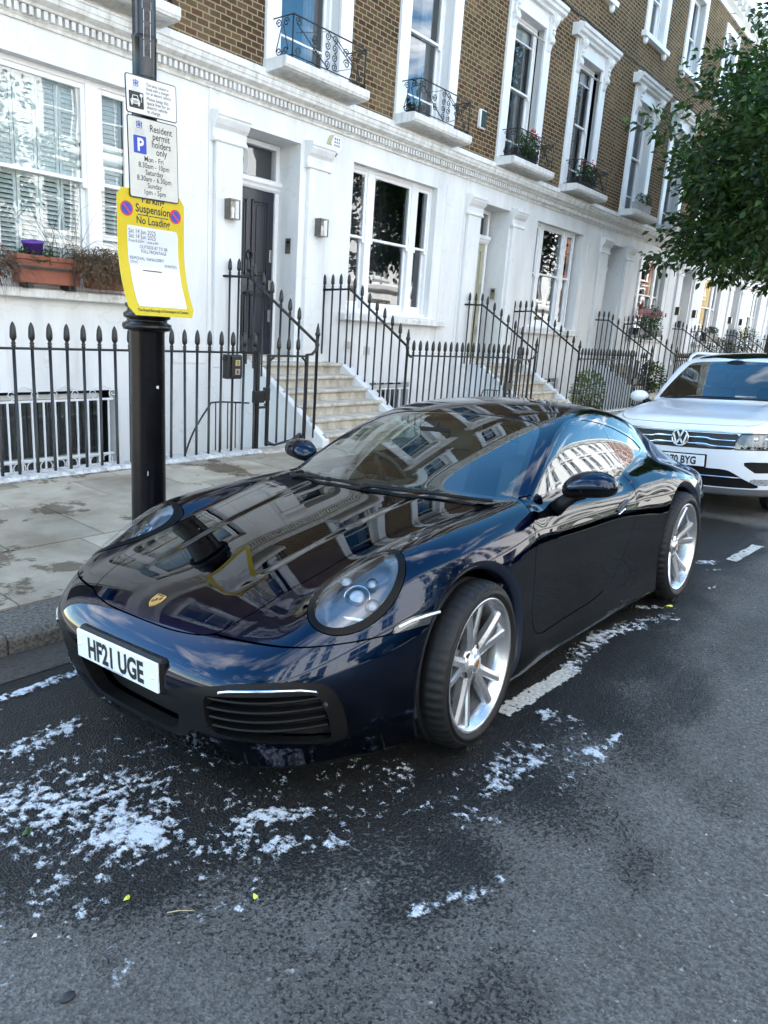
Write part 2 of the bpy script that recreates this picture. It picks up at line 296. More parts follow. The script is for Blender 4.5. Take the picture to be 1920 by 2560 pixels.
def foam():
    """washed-off soap suds lying on the wet road"""
    B = [(1.22, 2.68, .20, .07, 0, .9), (.95, 2.30, .26, .16, -.5, 1.0), (1.13, 2.12, .20, .15, -.6, 1.0), (1.17, 1.86, .15, .13, -.5, 1.0), (.75, 2.55, .25, .15, 0, .9),
         (1.23, 2.33, .12, .10, 0, .75), (1.30, 2.05, .12, .08, 0, .6), (1.50, 1.58, .15, .05, -.5, .95), (1.34, 1.57, .09, .07, 0, .62), (1.53, 1.37, .08, .05, -.6, .62), (1.40, 1.48, .2, .03, -.6, .55),
         (1.50, 3.17, .34, .035, .05, 1.15), (1.05, 3.05, .2, .04, .1, .9), (3.40, 1.36, .13, .05, .2, 1.05), (3.86, 1.40, .34, .06, -.08, 1.05), (4.15, 1.33, .34, .05, -.25, 1.0), (3.60, 1.38, .14, .05, 0, .9), (4.38, 1.25, .12, .03, -.6, .8),
         (2.25, 1.09, .13, .055, -.2, .9), (2.46, 1.07, .16, .05, 0, .82), (2.36, 1.12, .22, .07, 0, .6), (2.64, .92, .07, .04, 0, .95), (2.80, .90, .09, .03, 0, .7), (2.82, 1.20, .06, .045, 0, 1.0),
         (1.51, .945, .05, .02, -.4, .9), (1.64, .88, .07, .03, -.5, 1.0), (1.76, .84, .02, .03, 0, .7), (4.58, 1.36, .14, .035, -.8, .85), (5.95, 1.42, .13, .05, -.6, 1.0), (5.75, 1.33, .1, .03, -.5, .6), (1.25, 2.0, .45, .4, 0, .24), (1.75, 1.45, .4, .12, -.3, .27), (2.4, 1.05, .3, .1, 0, .28), (1.95, 1.22, .05, .03, 0, .7), (1.75, 1.35, .05, .03, -.5, .6), (5.3, 1.2, .06, .02, -.3, .7)]
    V = []; F = []; A = []
    for n, (cx, cy, rx, ry, an, s) in enumerate(B):
        h = .0058 if cx < 2.2 else .009; R = 1.7
        a, b = np.meshgrid(np.arange(-rx*R, rx*R, h), np.arange(-ry*R, ry*R, h), indexing='ij'); c, d = math.cos(an), math.sin(an)
        X = cx+a*c-b*d; Y = cy+a*d+b*c
        den = s*np.clip(1.25-.75*np.hypot(a/rx, b/ry)**1.5, -1, 1)
        nz_ = fbm(X*11, Y*11, 20+n, 5, .62); fine = fbm(X*52, Y*52, 50, 3, .6); ridge = 1-np.abs(fbm(X*26, Y*26, 70, 2)-.5)*4
        v = den*.80+(nz_-.5)*1.9+(fine-.5)*2.3+np.clip(ridge, -1, 1)*.30*den-.64
        A += v.ravel().tolist()
        k = (v > -.30)[:-1, :-1]
        i = np.arange(a.size).reshape(a.shape)+len(V)
        F += np.stack([i[:-1, :-1][k], i[1:, :-1][k], i[1:, 1:][k], i[:-1, 1:][k]], -1).tolist()
        V += np.stack([X.ravel(), Y.ravel(), road_z(Y.ravel())+.0045+np.clip(v.ravel(), 0, .4)*.012+n*.00005], 1).tolist()
    used = sorted(set(i for f in F for i in f)); mp = {u: i for i, u in enumerate(used)}
    me = bpy.data.meshes.new('soap_foam'); me.from_pydata([V[u] for u in used], [], [[mp[i] for i in f] for f in F]); me.materials.append(FOAM); at = me.attributes.new('suds', 'FLOAT', 'POINT'); at.data.foreach_set('value', np.array([A[u] for u in used], np.float32))
    tag(link('soap_foam', me), 'white soap suds washed across the wet road around the blue car', 'foam', kind='stuff')
foam()
KERB = mat('granite_kerb', (.21, .19, .16), .85, spec=.1, var=.6, vscale=60, bump=.8, bscale=70, col2=(.06, .056, .05))
def kerb():
    mb = MB(); x = -20.0; random.seed(3)
    while x < 70:
        L = random.uniform(.85, 1.3); z = random.uniform(-.004, .004)+.0; y = KERBY+random.uniform(-.006, .006)
        mb.prism([(y, -.4), (y+.004, z-.03), (y+.02, z-.006), (y+.045, z), (y+.34, z+.008), (y+.34, -.4)], 'x', x, x+L-.008); x += L
    tag(mb.build('kerb', KERB, bevel=.006), kind='structure')
    mb = MB(); mb.prism([(KERBY-.30, road_z(KERBY-.3)+.003), (KERBY-.002, road_z(KERBY)+.004), (KERBY-.002, road_z(KERBY)+.018)], 'x', -20, 70)
    tag(mb.build('gutter', mat('gutter_grit', (.075, .062, .05), .9, var=.6, vscale=40, bump=.6, bscale=80)), kind='structure')
kerb()
def pavement():
    m = mat('paving_slabs', (.36, .335, .30), .85, spec=.08); t = m.node_tree; L = t.links; p = t.nodes['Principled BSDF']; N = t.nodes.new
    co = N('ShaderNodeTexCoord'); n = N('ShaderNodeTexNoise'); n.inputs['Scale'].default_value = 1.7; n.inputs['Detail'].default_value = 8; n.inputs['Roughness'].default_value = .62; L.new(co.outputs['Object'], n.inputs['Vector'])
    r = N('ShaderNodeValToRGB'); e = r.color_ramp.elements; e[0].position = .36; e[0].color = (.36, .295, .215, 1); e[1].position = .66; e[1].color = (.60, .525, .41, 1); L.new(n.outputs[0], r.inputs[0])
    at = N('ShaderNodeAttribute'); at.attribute_name = 'slab'; mm = N('ShaderNodeMixRGB'); mm.blend_type = 'MULTIPLY'; mm.inputs[0].default_value = 1
    mr = N('ShaderNodeMapRange'); mr.inputs[3].default_value = .72; mr.inputs[4].default_value = 1.12; L.new(at.outputs['Fac'], mr.inputs[0]); L.new(r.outputs[0], mm.inputs[1]); L.new(mr.outputs[0], mm.inputs[2])
    n2 = N('ShaderNodeTexNoise'); n2.inputs['Scale'].default_value = 140; n2.inputs['Detail'].default_value = 3; L.new(co.outputs['Object'], n2.inputs['Vector'])
    m3 = N('ShaderNodeMixRGB'); m3.blend_type = 'MULTIPLY'; m3.inputs[0].default_value = .35; L.new(mm.outputs[0], m3.inputs[1]); L.new(n2.outputs[0], m3.inputs[2])
    # old damp stains
    n3 = N('ShaderNodeTexNoise'); n3.inputs['Scale'].default_value = 1.1; n3.inputs['Detail'].default_value = 7; n3.inputs['Roughness'].default_value = .7; L.new(co.outputs['Object'], n3.inputs['Vector'])
    s = N('ShaderNodeMapRange'); s.inputs[1].default_value = .55; s.inputs[2].default_value = .58; L.new(n3.outputs[0], s.inputs[0])
    m4 = N('ShaderNodeMixRGB'); m4.blend_type = 'MULTIPLY'; m4.inputs[2].default_value = (.42, .39, .36, 1); L.new(s.outputs[0], m4.inputs[0]); L.new(m3.outputs[0], m4.inputs[1]); L.new(m4.outputs[0], p.inputs['Base Color'])
    b = N('ShaderNodeBump'); b.inputs['Strength'].default_value = .25; b.inputs['Distance'].default_value = .004; L.new(n2.outputs[0], b.inputs['Height']); L.new(b.outputs[0], p.inputs['Normal'])
    mb = MB(); vals = []; random.seed(5)
    y = KERBY+.346; row = 0; rows = (.92, .98, .62, .22)
    while y < 6.66:
        w = min(rows[row % 4], 6.68-y); x = -12+random.uniform(0, .6)
        z = lambda yy: .012+(yy-KERBY-.34)*.0165
        while x < 62:
            L_ = random.uniform(.65, 1.05) if x < 14 else 2.4; dz = random.uniform(-.002, .002); g = .006
            vs = [(x+g, y+g, z(y)+dz), (x+L_-g, y+g, z(y)+dz+random.uniform(-.001, .001)), (x+L_-g, y+w-g, z(y+w)+dz), (x+g, y+w-g, z(y+w)+dz)]
            vb = [(a, b_, c-.05) for a, b_, c in vs]
            mb.add(vs+vb, [(0, 1, 2, 3), (0, 4, 5, 1), (1, 5, 6, 2), (2, 6, 7, 3), (3, 7, 4, 0)]); vals += [random.random()]*8; x += L_
        y += w; row += 1
    o = mb.build('pavement', m); a = o.data.attributes.new('slab', 'FLOAT', 'POINT'); a.data.foreach_set('value', np.array(vals, np.float32)); tag(o, kind='structure')
    mb = MB(); mb.box(-12, 62, KERBY+.341, 6.69, -.3, -.006); mb.box(-80, -12, KERBY, 6.69, -.5, .02); mb.box(62, 140, KERBY, 6.69, -.5, .02)
    tag(mb.build('pavement_bed', mat('dark_joint_sand', (.05, .045, .04), .95, var=.3, vscale=30)), kind='structure')
    # the ground far below and beyond: one sheet to the horizon
    mb = MB(); mb.box(-900, 900, -900, 900, -2.4, -2.3)
    tag(mb.build('ground', mat('far_ground', (.12, .12, .11), .9, var=.3, vscale=.05)), kind='structure')
    mb = MB(); mb.box(-80, 140, -9.6, -5.9, -.6, .02-.15)
    tag(mb.build('pavement', MATS['dark_joint_sand'] and mat('far_pavement', (.33, .31, .28), .85, var=.3, vscale=2)), kind='structure')
pavement()
# ---------------------------------------------------------------- terrace of houses
WY = 8.35
def brick_mat():
    m = mat('yellow_stock_brick', (.2, .15, .1), .9, spec=.1); t = m.node_tree; L = t.links; p = t.nodes['Principled BSDF']; N = t.nodes.new
    co = N('ShaderNodeTexCoord'); sp = N('ShaderNodeSeparateXYZ'); cb = N('ShaderNodeCombineXYZ'); L.new(co.outputs['Object'], sp.inputs[0]); L.new(sp.outputs[0], cb.inputs[0]); L.new(sp.outputs[2], cb.inputs[1])
    wn_ = N('ShaderNodeTexNoise'); wn_.inputs['Scale'].default_value = 4; L.new(cb.outputs[0], wn_.inputs['Vector'])
    wa = N('ShaderNodeMixRGB'); wa.blend_type = 'LINEAR_LIGHT'; wa.inputs[0].default_value = .007; L.new(cb.outputs[0], wa.inputs[1]); L.new(wn_.outputs['Color'], wa.inputs[2])
    br = N('ShaderNodeTexBrick'); br.offset = .5; br.inputs['Scale'].default_value = 1; br.inputs['Brick Width'].default_value = .170; br.inputs['Row Height'].default_value = .0755; br.inputs['Mortar Size'].default_value = .0085; br.inputs['Mortar Smooth'].default_value = .3; br.inputs['Bias'].default_value = 0
    br.inputs['Color1'].default_value = (0, 0, 0, 1); br.inputs['Color2'].default_value = (1, 1, 1, 1); br.inputs['Mortar'].default_value = (0, 0, 0, 1)
    L.new(wa.outputs[0], br.inputs['Vector'])
    r = N('ShaderNodeValToRGB'); e = r.color_ramp.elements; cols = [(.0, (.064, .044, .027)), (.2, (.083, .056, .032)), (.4, (.108, .074, .039)), (.58, (.126, .087, .046)), (.75, (.096, .063, .036)), (.9, (.098, .048, .031)), (1, (.064, .043, .027))]
    e[0].color = (*cols[0][1], 1); e[1].color = (*cols[-1][1], 1)
    for q, c in cols[1:-1]: k = e.new(q); k.color = (*c, 1)
    L.new(br.outputs['Color'], r.inputs[0])
    n2 = N('ShaderNodeTexNoise'); n2.inputs['Scale'].default_value = .75; n2.inputs['Detail'].default_value = 6; L.new(co.outputs['Object'], n2.inputs['Vector'])
    mr = N('ShaderNodeMapRange'); mr.inputs[1].default_value = .35; mr.inputs[2].default_value = .65; mr.inputs[3].default_value = .55; mr.inputs[4].default_value = 1.3; L.new(n2.outputs[0], mr.inputs[0])
    mu = N('ShaderNodeMixRGB'); mu.blend_type = 'MULTIPLY'; mu.inputs[0].default_value = 1; L.new(r.outputs[0], mu.inputs[1]); L.new(mr.outputs[0], mu.inputs[2])
    n3 = N('ShaderNodeTexNoise'); n3.inputs['Scale'].default_value = 45; n3.inputs['Detail'].default_value = 4; L.new(co.outputs['Object'], n3.inputs['Vector'])
    m3 = N('ShaderNodeMixRGB'); m3.blend_type = 'OVERLAY'; m3.inputs[0].default_value = .45; L.new(mu.outputs[0], m3.inputs[1]); L.new(n3.outputs[0], m3.inputs[2])
    mm = N('ShaderNodeMixRGB'); mm.inputs[2].default_value = (.30, .235, .145, 1); L.new(br.outputs['Fac'], mm.inputs[0]); L.new(m3.outputs[0], mm.inputs[1]); L.new(mm.outputs[0], p.inputs['Base Color'])
    b = N('ShaderNodeBump'); b.inputs['Strength'].default_value = .7; b.inputs['Distance'].default_value = .006; b.invert = True; L.new(br.outputs['Fac'], b.inputs['Height'])
    b2 = N('ShaderNodeBump'); b2.inputs['Strength'].default_value = .35; b2.inputs['Distance'].default_value = .004; L.new(n3.outputs[0], b2.inputs['Height']); L.new(b.outputs[0], b2.inputs['Normal']); L.new(b2.outputs[0], p.inputs['Normal'])
    return m
BRICK = brick_mat()
STEP = mat('worn_stone_steps', (.62, .58, .51), .8, spec=.1, var=.4, vscale=7, bump=.25, bscale=60, stretch=(1, 1, .5), col2=(.36, .32, .25))
ROOF = mat('slate_roof', (.06, .062, .07), .6, var=.3, vscale=5)
def wall(mb, x0, x1, z0, z1, y, holes, depth, m=0, rm=None):
    xs = sorted({x0, x1, *[h[0] for h in holes], *[h[1] for h in holes]}); zs = sorted({z0, z1, *[h[2] for h in holes], *[h[3] for h in holes]})
    for a, b in zip(xs[:-1], xs[1:]):
        for c, d in zip(zs[:-1], zs[1:]):
            mx, mz = (a+b)/2, (c+d)/2
            if any(h[0] < mx < h[1] and h[2] < mz < h[3] for h in holes): continue
            mb.add([(a, y, c), (b, y, c), (b, y, d), (a, y, d)], [(0, 1, 2, 3)], m)
    for h in holes:
        a, b, c, d = h[:4]; e = y+(h[4] if len(h) > 4 else depth)
        mb.add([(a, y, c), (a, e, c), (a, e, d), (a, y, d)], [(0, 1, 2, 3)][::1], m if rm is None else rm); mb.add([(b, y, c), (b, y, d), (b, e, d), (b, e, c)], [(0, 1, 2, 3)], m if rm is None else rm)
        mb.add([(a, y, d), (a, e, d), (b, e, d), (b, y, d)], [(0, 1, 2, 3)], m if rm is None else rm); mb.add([(a, y, c), (b, y, c), (b, e, c), (a, e, c)], [(0, 1, 2, 3)], m if rm is None else rm)
def sash(mb, gl, x0, x1, z0, z1, y, zm, bars=(), st=.05, low=.09):
    """box sash: upper sash in front, lower sash set back; mb = frame, gl = glass"""
    zt = .045
    for (a, b, yy, bot, top) in ((zm-.02, z1, y, .04, .055), (z0, zm+.02, y+.045, low, .04)):
        mb.box(x0, x0+st, yy, yy+.04, a, b); mb.box(x1-st, x1, yy, yy+.04, a, b)
        mb.box(x0+st, x1-st, yy-.001, yy+.04, a, a+bot); mb.box(x0+st, x1-st, yy-.001, yy+.04, b-top, b)
        gl.add([(x0+st, yy+.02, a+bot), (x1-st, yy+.02, a+bot), (x1-st, yy+.02, b-top), (x0+st, yy+.02, b-top)], [(0, 1, 2, 3)])
        for bz in bars:
            if a < bz < b: mb.box(x0+st, x1-st, yy+.004, yy+.036, bz-.014, bz+.014)
    mb.box(x0-.002, x0+st+.003, y-.012, y+.05, zm-.075, zm-.018); mb.box(x1-st-.003, x1+.002, y-.012, y+.05, zm-.075, zm-.018)   # sash horns
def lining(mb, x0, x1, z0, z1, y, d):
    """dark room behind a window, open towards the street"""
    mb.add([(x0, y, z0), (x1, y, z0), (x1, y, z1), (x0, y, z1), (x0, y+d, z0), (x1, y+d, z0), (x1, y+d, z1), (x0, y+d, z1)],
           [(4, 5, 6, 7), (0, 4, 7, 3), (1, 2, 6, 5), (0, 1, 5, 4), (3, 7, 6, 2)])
def fold(mb, x0, x1, z0, z1, y, n=5, amp=.03):
    vs = []
    for i in range(n*4+1):
        x = x0+(x1-x0)*i/(n*4); yy = y+amp*math.sin(i*math.pi/2); vs += [(x, yy, z0), (x, yy, z1)]
    mb.add(vs, [(2*i, 2*i+2, 2*i+3, 2*i+1) for i in range(n*4)], 0, True)
def scroll(cx, cz, r, a0, turns, n=16, sgn=1):
    return [(cx+r*(1-.78*i/n)*math.cos(a0+sgn*2*math.pi*turns*i/n), cz+r*(1-.78*i/n)*math.sin(a0+sgn*2*math.pi*turns*i/n)) for i in range(n+1)]
def hslant(a, b, k=8): return [(a[0]+(b[0]-a[0])*i/k, a[1]+(b[1]-a[1])*i/k) for i in range(k+1)]
def balcony_iron(mb):
    """wrought iron balconette, half width .72, front at y -.43, from z 4.99 to 5.47"""
    W, YF, z0, z1 = .72, -.43, 5.0, 5.47; r = .0085
    for s in (-1, 1):
        mb.tube([(s*W, YF, 4.96), (s*W, YF, z1)], .011, 5)
        for z in (z0, z1): mb.tube([(s*W, YF, z), (s*W, -.03, z)], r+.001, 4)
    mb.tube([(-W, YF, z1), (W, YF, z1)], .011, 5); mb.tube([(-W, YF, z0), (W, YF, z0)], .009, 4)
    P = lambda u, v: (u, YF, v)
    def sc(pts, Q=P): mb.tube([Q(*p) for p in pts], r, 4)
    zc = (z0+z1)/2; R = .062
    for s in (-1, 1):                                        # four C-scroll pairs about the middle
        for t in (-1, 1):
            for u in (0, 1):
                c = (s*(.07), zc+t*(.055+.115*u)); sc(scroll(c[0], c[1], .056, math.pi/2*(1+s)+math.pi*.5*t, 1.45, 14, s*t))
    for s in (-1, 1):                                        # long diagonals with curled ends
        a = (s*.68, zc+s*.0+.0)
        sc(hslant((-.66 if s < 0 else -.05, z1-.09 if s < 0 else z1-.02), (-.06 if s < 0 else .60, z0+.02 if s < 0 else z0+.10)))
        sc(scroll(-.62 if s < 0 else .58, (z1-.07) if s < 0 else (z0+.08), .055, math.pi*(1 if s < 0 else 0), 1.4, 14, -1))
        sc(scroll(s*.30, zc+.07*s, .06, 0, 1.5, 14, s)); sc(scroll(s*.32, zc-.06*s, .06, math.pi, 1.5, 14, -s))
    sc(scroll(-.62, z0+.07, .055, math.pi, 1.4)); sc(scroll(.60, z1-.08, .06, 0, 1.4))
    mb.tube([P(-.66, zc+.03), P(-.1, z1-.02)], .004, 4); mb.tube([P(.1, z0+.02), P(.66, zc)], .004, 4)
    sc(hslant((.12, z1-.06), (.42, zc))); sc(hslant((-.42, zc), (-.14, z0+.06)))
    for s in (-1, 1):                                        # lyre on each return
        Q = lambda u, v: (s*W, u, v)
        for q in (-1, 1):
            sc(scroll(-.23+q*.07, z1-.075, .055, math.pi/2-q*math.pi/2, 1.4, 14, q), Q); sc(scroll(-.23+q*.06, z0+.07, .055, math.pi/2+q*math.pi/2, 1.4, 14, q), Q)
            sc(hslant((-.23+q*.015, z1-.10), (-.23+q*.115, z0+.07)), Q)
DOORM = mat('charcoal_door_paint', (.013, .018, .027), .32, var=.1, vscale=8)
DOORB = mat('sage_door_paint', (.40, .39, .28), .4, var=.1, vscale=8)
DOORC = mat('pale_grey_door_paint', (.62, .63, .64), .4, var=.08, vscale=8)
BRASS = mat('aged_brass', (.45, .36, .18), .35, metal=1, var=.3, vscale=30)
STEEL = mat('brushed_steel', (.42, .42, .40), .38, metal=1, var=.2, vscale=60)
def house(start, L, label):
    h = thing('terraced_house', label, 'house', (start, WY, 0), group='brick and stucco terraced houses')
    # ---- stucco ground storey
    D = (.55, 1.64, 1.04, 4.10); T = (2.79, 5.06, 1.85, 4.09); B = (3.15, 4.64, -1.0, .67)
    mb = MB(); wall(mb, 0, L, -2.3, 4.43, 0, [D+(.52,), T+(.22,), B+(.2,)], .2)
    mb.box(2.16, 2.47, -.010, .0, 1.3, 4.24); mb.box(5.34, L-.02, -.010, .0, 1.0, 4.22)
    mb.box(.0, .06, -.012, 0, -2.2, 4.40); mb.box(1.70, 2.24, -.06, 0, -2.2, 1.10); mb.box(.02, .53, -.085, 0, -2.2, 1.16)
    mb.box(2.58, 5.46, -.002, .0, 1.62, 1.70)
    mb.build('ground_storey', STUCCO, h, bevel=.008)
    mb = MB(); wall(mb, 0, L, 4.84, 11.42, 0, [(c-.58, c+.58, 4.97, 7.6) for c in (1.72, 4.5)]+[(c-.50, c+.50, 9.06, 10.95) for c in (1.66, 4.46)], .18, 0, 1)
    mb.build('brick_wall', [BRICK, STUCCO], h)
    mb = MB(); mb.box(0, L, .9, 9, -2.3, 12.3); mb.box(0, L, .02, .9, 11.5, 12.35); mb.box(0, .02, .03, .9, -2, 12); mb.box(L-.02, L, .03, .9, -2, 12)  # unseen solid body behind the front, added to block the sun
    mb.build('roof', ROOF, h)
    # ---- cornice over the ground storey
    mb = MB()
    mb.prism([(0, 4.40), (-.028, 4.40), (-.034, 4.43), (-.05, 4.445), (-.05, 4.535), (-.115, 4.540), (-.13, 4.565), (-.15, 4.572), (-.205, 4.60), (-.215, 4.635), (-.225, 4.64), (-.235, 4.69), (-.25, 4.70), (-.25, 4.715), (-.06, 4.745), (-.055, 4.86), (0, 4.875)], 'x', 0, L)
    n = int(L/.0735)
    for i in range(n): x = (i+.5)*L/n; mb.box(x-.020, x+.020, -.105, -.051, 4.455, 4.533)
    mb.build('cornice', STUCCO2, h)
    mb = MB(); mb.prism([(0, 11.38), (-.06, 11.38), (-.07, 11.5), (-.2, 11.56), (-.24, 11.7), (-.38, 11.76), (-.42, 11.9), (-.40, 11.93), (-.05, 11.98), (-.05, 12.5), (.3, 12.52), (.3, 11.38)], 'x', 0, L)
    for i in range(int(L/.42)): mb.box(.1+i*.42, .24+i*.42, -.34, -.19, 11.58, 11.74)
    mb.build('eaves_cornice', STUCCO, h)
    # ---- door case
    for (a, b) in ((.08, .52), (1.77, 2.16)):
        mb = MB(); mb.box(a, b, -.07, .0, 1.16, 3.84); mb.box(a-.03, b+.03, -.095, 0, .95, 1.16)
        mb.prism([(0, 3.80), (-.085, 3.80), (-.095, 3.82), (-.085, 3.85), (-.07, 3.86), (-.072, 3.955), (-.10, 3.985), (-.115, 4.00), (-.15, 4.06), (-.155, 4.09), (-.17, 4.095), (-.17, 4.155), (0, 4.17)], 'x', a-.055, b+.055)
        mb.build('pilaster', STUCCO, h, bevel=.006)
    mb = MB(); x0, x1 = .62, 1.57; y = .46
    for s in (0, 1):                                        # frame
        a = x0-.07 if s == 0 else x1; mb.box(a, a+.07, y-.03, y+.08, 1.04, 4.09, 1)
    mb.box(x0, x1, y-.03, y+.08, 4.02, 4.09, 1); mb.prism([(y+.08, 3.44), (y-.03, 3.44), (y-.06, 3.47), (y-.07, 3.50), (y-.10, 3.53), (y-.105, 3.585), (y-.03, 3.61), (y+.08, 3.62)], 'x', x0-.07, x1+.07, 1)
    mb.box(x0-.07, x1+.07, y-.35, y+.08, 1.03, 1.10, 2)
    mb.box(x0, x1, y, y+.05, 1.10, 3.44, 0)
    for (a, b) in ((x0+.11, x0+.43), (x1-.43, x1-.11)):
        for (c, d) in ((1.34, 2.02), (2.22, 3.30)):
            for k, (g, t) in enumerate(((0, .022), (.035, .012))):
                mb.box(a+g, b-g, y-t, y-.001+0, c+g, c+g+.025); mb.box(a+g, b-g, y-t, y-.001, d-g-.025, d-g); mb.box(a+g, a+g+.025, y-t, y-.001, c+g, d-g); mb.box(b-g-.025, b-g, y-t, y-.001, c+g, d-g)
            mb.box(a+.085, b-.085, y-.014, y-.001, c+.085, d-.085)
    d = mb.build('door', [DOORM, WPAINT, STEP], h, bevel=.004)
    for s in range(1): d.material_slots[0].link = 'OBJECT'; d.material_slots[0].material = DOORM
    mb = MB(); mb.add([(x0, y+.02, 3.62), (x1, y+.02, 3.62), (x1, y+.02, 4.02), (x0, y+.02, 4.02)], [(0, 1, 2, 3)]); mb.build('fanlight', WGLASS, d)
    mb = MB(); lining(mb, x0-.3, x1+.3, 3.4, 4.2, y+.085, 1.5); mb.build('room_lining', mat('dim_hall', (.12, .12, .125), .9) if 'dim_hall' not in MATS else MATS['dim_hall'], d)
    # ---- three-part ground floor window
    mb = MB(); gl = MB(); y = .14; X = 2.79
    for a, b in ((X, X+.04), (X+.50, X+.66), (X+1.69, X+1.85), (5.02, 5.06)): mb.box(a, b, y-.02, y+.12, 1.85, 4.09)
    mb.box(X, 5.06, y-.015, y+.12, 4.035, 4.09); mb.box(X, 5.06, y-.06, y+.12, 1.85, 1.90)
    for a, b in ((X+.04, X+.50), (X+.66, X+1.69), (X+1.85, 5.02)): sash(mb, gl, a, b, 1.90, 4.035, y, 3.03, low=.12)
    w = mb.build('tripartite_window', WPAINT, h, bevel=.004); gl.build('window_glass', WGLASS, w)
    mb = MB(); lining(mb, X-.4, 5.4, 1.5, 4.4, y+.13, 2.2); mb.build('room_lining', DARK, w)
    mb = MB(); fold(mb, 4.68, 5.06, 1.9, 4.05, y+.3, 5); fold(mb, X, X+.2, 1.9, 4.05, y+.3, 3); mb.build('curtain', CURT, w)
    mb = MB(); mb.prism([(0.14, 1.70), (-.13, 1.70), (-.14, 1.715), (-.14, 1.79), (-.12, 1.80), (.14, 1.85)], 'x', 2.60, 5.46); mb.build('window_sill', STUCCO2, h, bevel=.006)
    # ---- basement window with white bars
    mb = MB(); gl = MB(); sash(mb, gl, 3.2, 4.6, -1.0, .62, .14, -.15); w = mb.build('basement_window', WPAINT, h); gl.build('window_glass', WGLASS, w)
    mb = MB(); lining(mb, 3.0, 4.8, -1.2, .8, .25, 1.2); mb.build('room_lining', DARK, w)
    mb = MB(); YB = -.05
    for i in range(11): x = 3.22+i*.135; mb.box(x-.009, x+.009, YB-.009, YB+.009, -.75, .57)
    for z in (.57, -.10, -.27, -.75): mb.box(3.15, 4.63, YB-.011, YB+.011, z-.012, z+.012)
    for i in range(9): mb.tube([(3.30+i*.155+.07*math.cos(q), YB, -.185+.07*math.sin(q)) for q in [k*math.pi/7 for k in range(14)]], .007, 4, closed=True)
    for i in range(3):
        c = 3.4+i*.48; mb.tube([(x, YB, z) for x, z in scroll(c, .64, .055, -math.pi/2, 1.4)], .006, 4); mb.tube([(x, YB, z) for x, z in scroll(c+.27, .64, .055, -math.pi/2, 1.4, 16, -1)], .006, 4); mb.tube([(c+.02, YB, .69), (c+.135, YB, .74), (c+.25, YB, .69)], .006, 4)
    mb.build('window_grille', WPAINT, w)
    # ---- first floor french windows
    for c in (1.72, 4.5):
        mb = MB(); gl = MB(); y = .17
        for s in (-1, 1): mb.box(c+s*.58, c+s*.83, -.055, 0, 4.96, 7.36)
        mb.box(c-.83, c+.83, -.055, 0, 7.36, 7.37); mb.box(c-.83, c+.83, -.06, 0, 7.6, 7.88); mb.box(c-.83, c-.58, -.058, 0, 7.37, 7.6); mb.box(c+.58, c+.83, -.058, 0, 7.37, 7.6)
        for s in (-1, 1): a = c+s*.56; mb.box(a-.02, a+.02, y-.02, y+.1, 4.97, 7.6)
        mb.box(c-.54, c+.54, y-.02, y+.1, 7.55, 7.6)
        sash(mb, gl, c-.54, c+.54, 5.0, 7.55, y, 6.37, bars=(7.23, 5.45), low=.07)
        w = mb.build('french_window', WPAINT, h, bevel=.004); gl.build('window_glass', WGLASS, w)
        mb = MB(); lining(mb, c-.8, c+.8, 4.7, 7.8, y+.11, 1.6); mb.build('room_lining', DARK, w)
        mb = MB(); fold(mb, c+.26, c+.54, 5.0, 7.5, y+.24, 4, .035); mb.build('curtain', CURT, w)
        mb = MB()
        xs = [c-.54+i*.135 for i in range(9)]
        mb.prism([(c-.54, 7.55)]+[p for i in range(8) for p in ((c-.54+i*.135+.02, 7.28), (c-.54+i*.135+.0675, 7.24), (c-.54+i*.135+.115, 7.28))]+[(c+.54, 7.55)], 'y', y+.12, y+.125); mb.build('blind', NET, w)
        mb = MB(); mb.prism([(0, 7.86), (-.14, 7.86), (-.16, 7.90), (-.22, 7.93), (-.235, 7.98), (-.27, 8.0), (-.285, 8.055), (-.27, 8.07), (-.05, 8.09), (-.05, 8.09), (0, 8.10)], 'x', c-1.03, c+1.03)
        mb.prism([(c-.80, 8.085), (c+.80, 8.085), (c+.78, 8.2), (c+.70, 8.22), (c-.70, 8.22), (c-.78, 8.2)], 'y', -.045, 0); mb.build('window_hood', STUCCO, w)
        for s in (-1, 1):
            mb = MB(); a = c+s*.705
            prof = [(0, 7.855), (-.19, 7.855), (-.225, 7.80), (-.21, 7.73), (-.16, 7.66), (-.13, 7.57), (-.13, 7.50), (-.16, 7.44), (-.15, 7.38), (-.11, 7.35), (-.09, 7.28), (-.06, 7.22), (0, 7.20)]
            mb.prism(cr(prof, 3, False).tolist(), 'x', a-.075, a+.075)
            for q in (-1, 1):
                mb.tube([(a+q*.078, -.135+u, v) for u, v in scroll(0, 7.775, .072, 0, 1.6)], .012, 5); mb.tube([(a+q*.078, -.10+u, v) for u, v in scroll(0, 7.43, .045, 0, 1.4)], .010, 5)
            for k in range(4): mb.sphere((a, -.145+.012*k-(.02 if k == 1 else 0), 7.62-.08*k), .040-.004*k, n=8, sx=1.4)
            mb.build('scroll_bracket', STUCCO, w)
        mb = MB(); mb.prism([(0, 4.81), (-.38, 4.825), (-.395, 4.835), (-.43, 4.835), (-.44, 4.86), (-.45, 4.865), (-.45, 4.955), (-.43, 4.968), (0.16, 4.972)], 'x', c-.84, c+.84); bl = mb.build('balcony', STUCCO2, h, bevel=.005)
        mb = MB(); balcony_iron(mb); o = mb.build('balcony_railing', IRON, bl); o.location = (c, 0, 0)
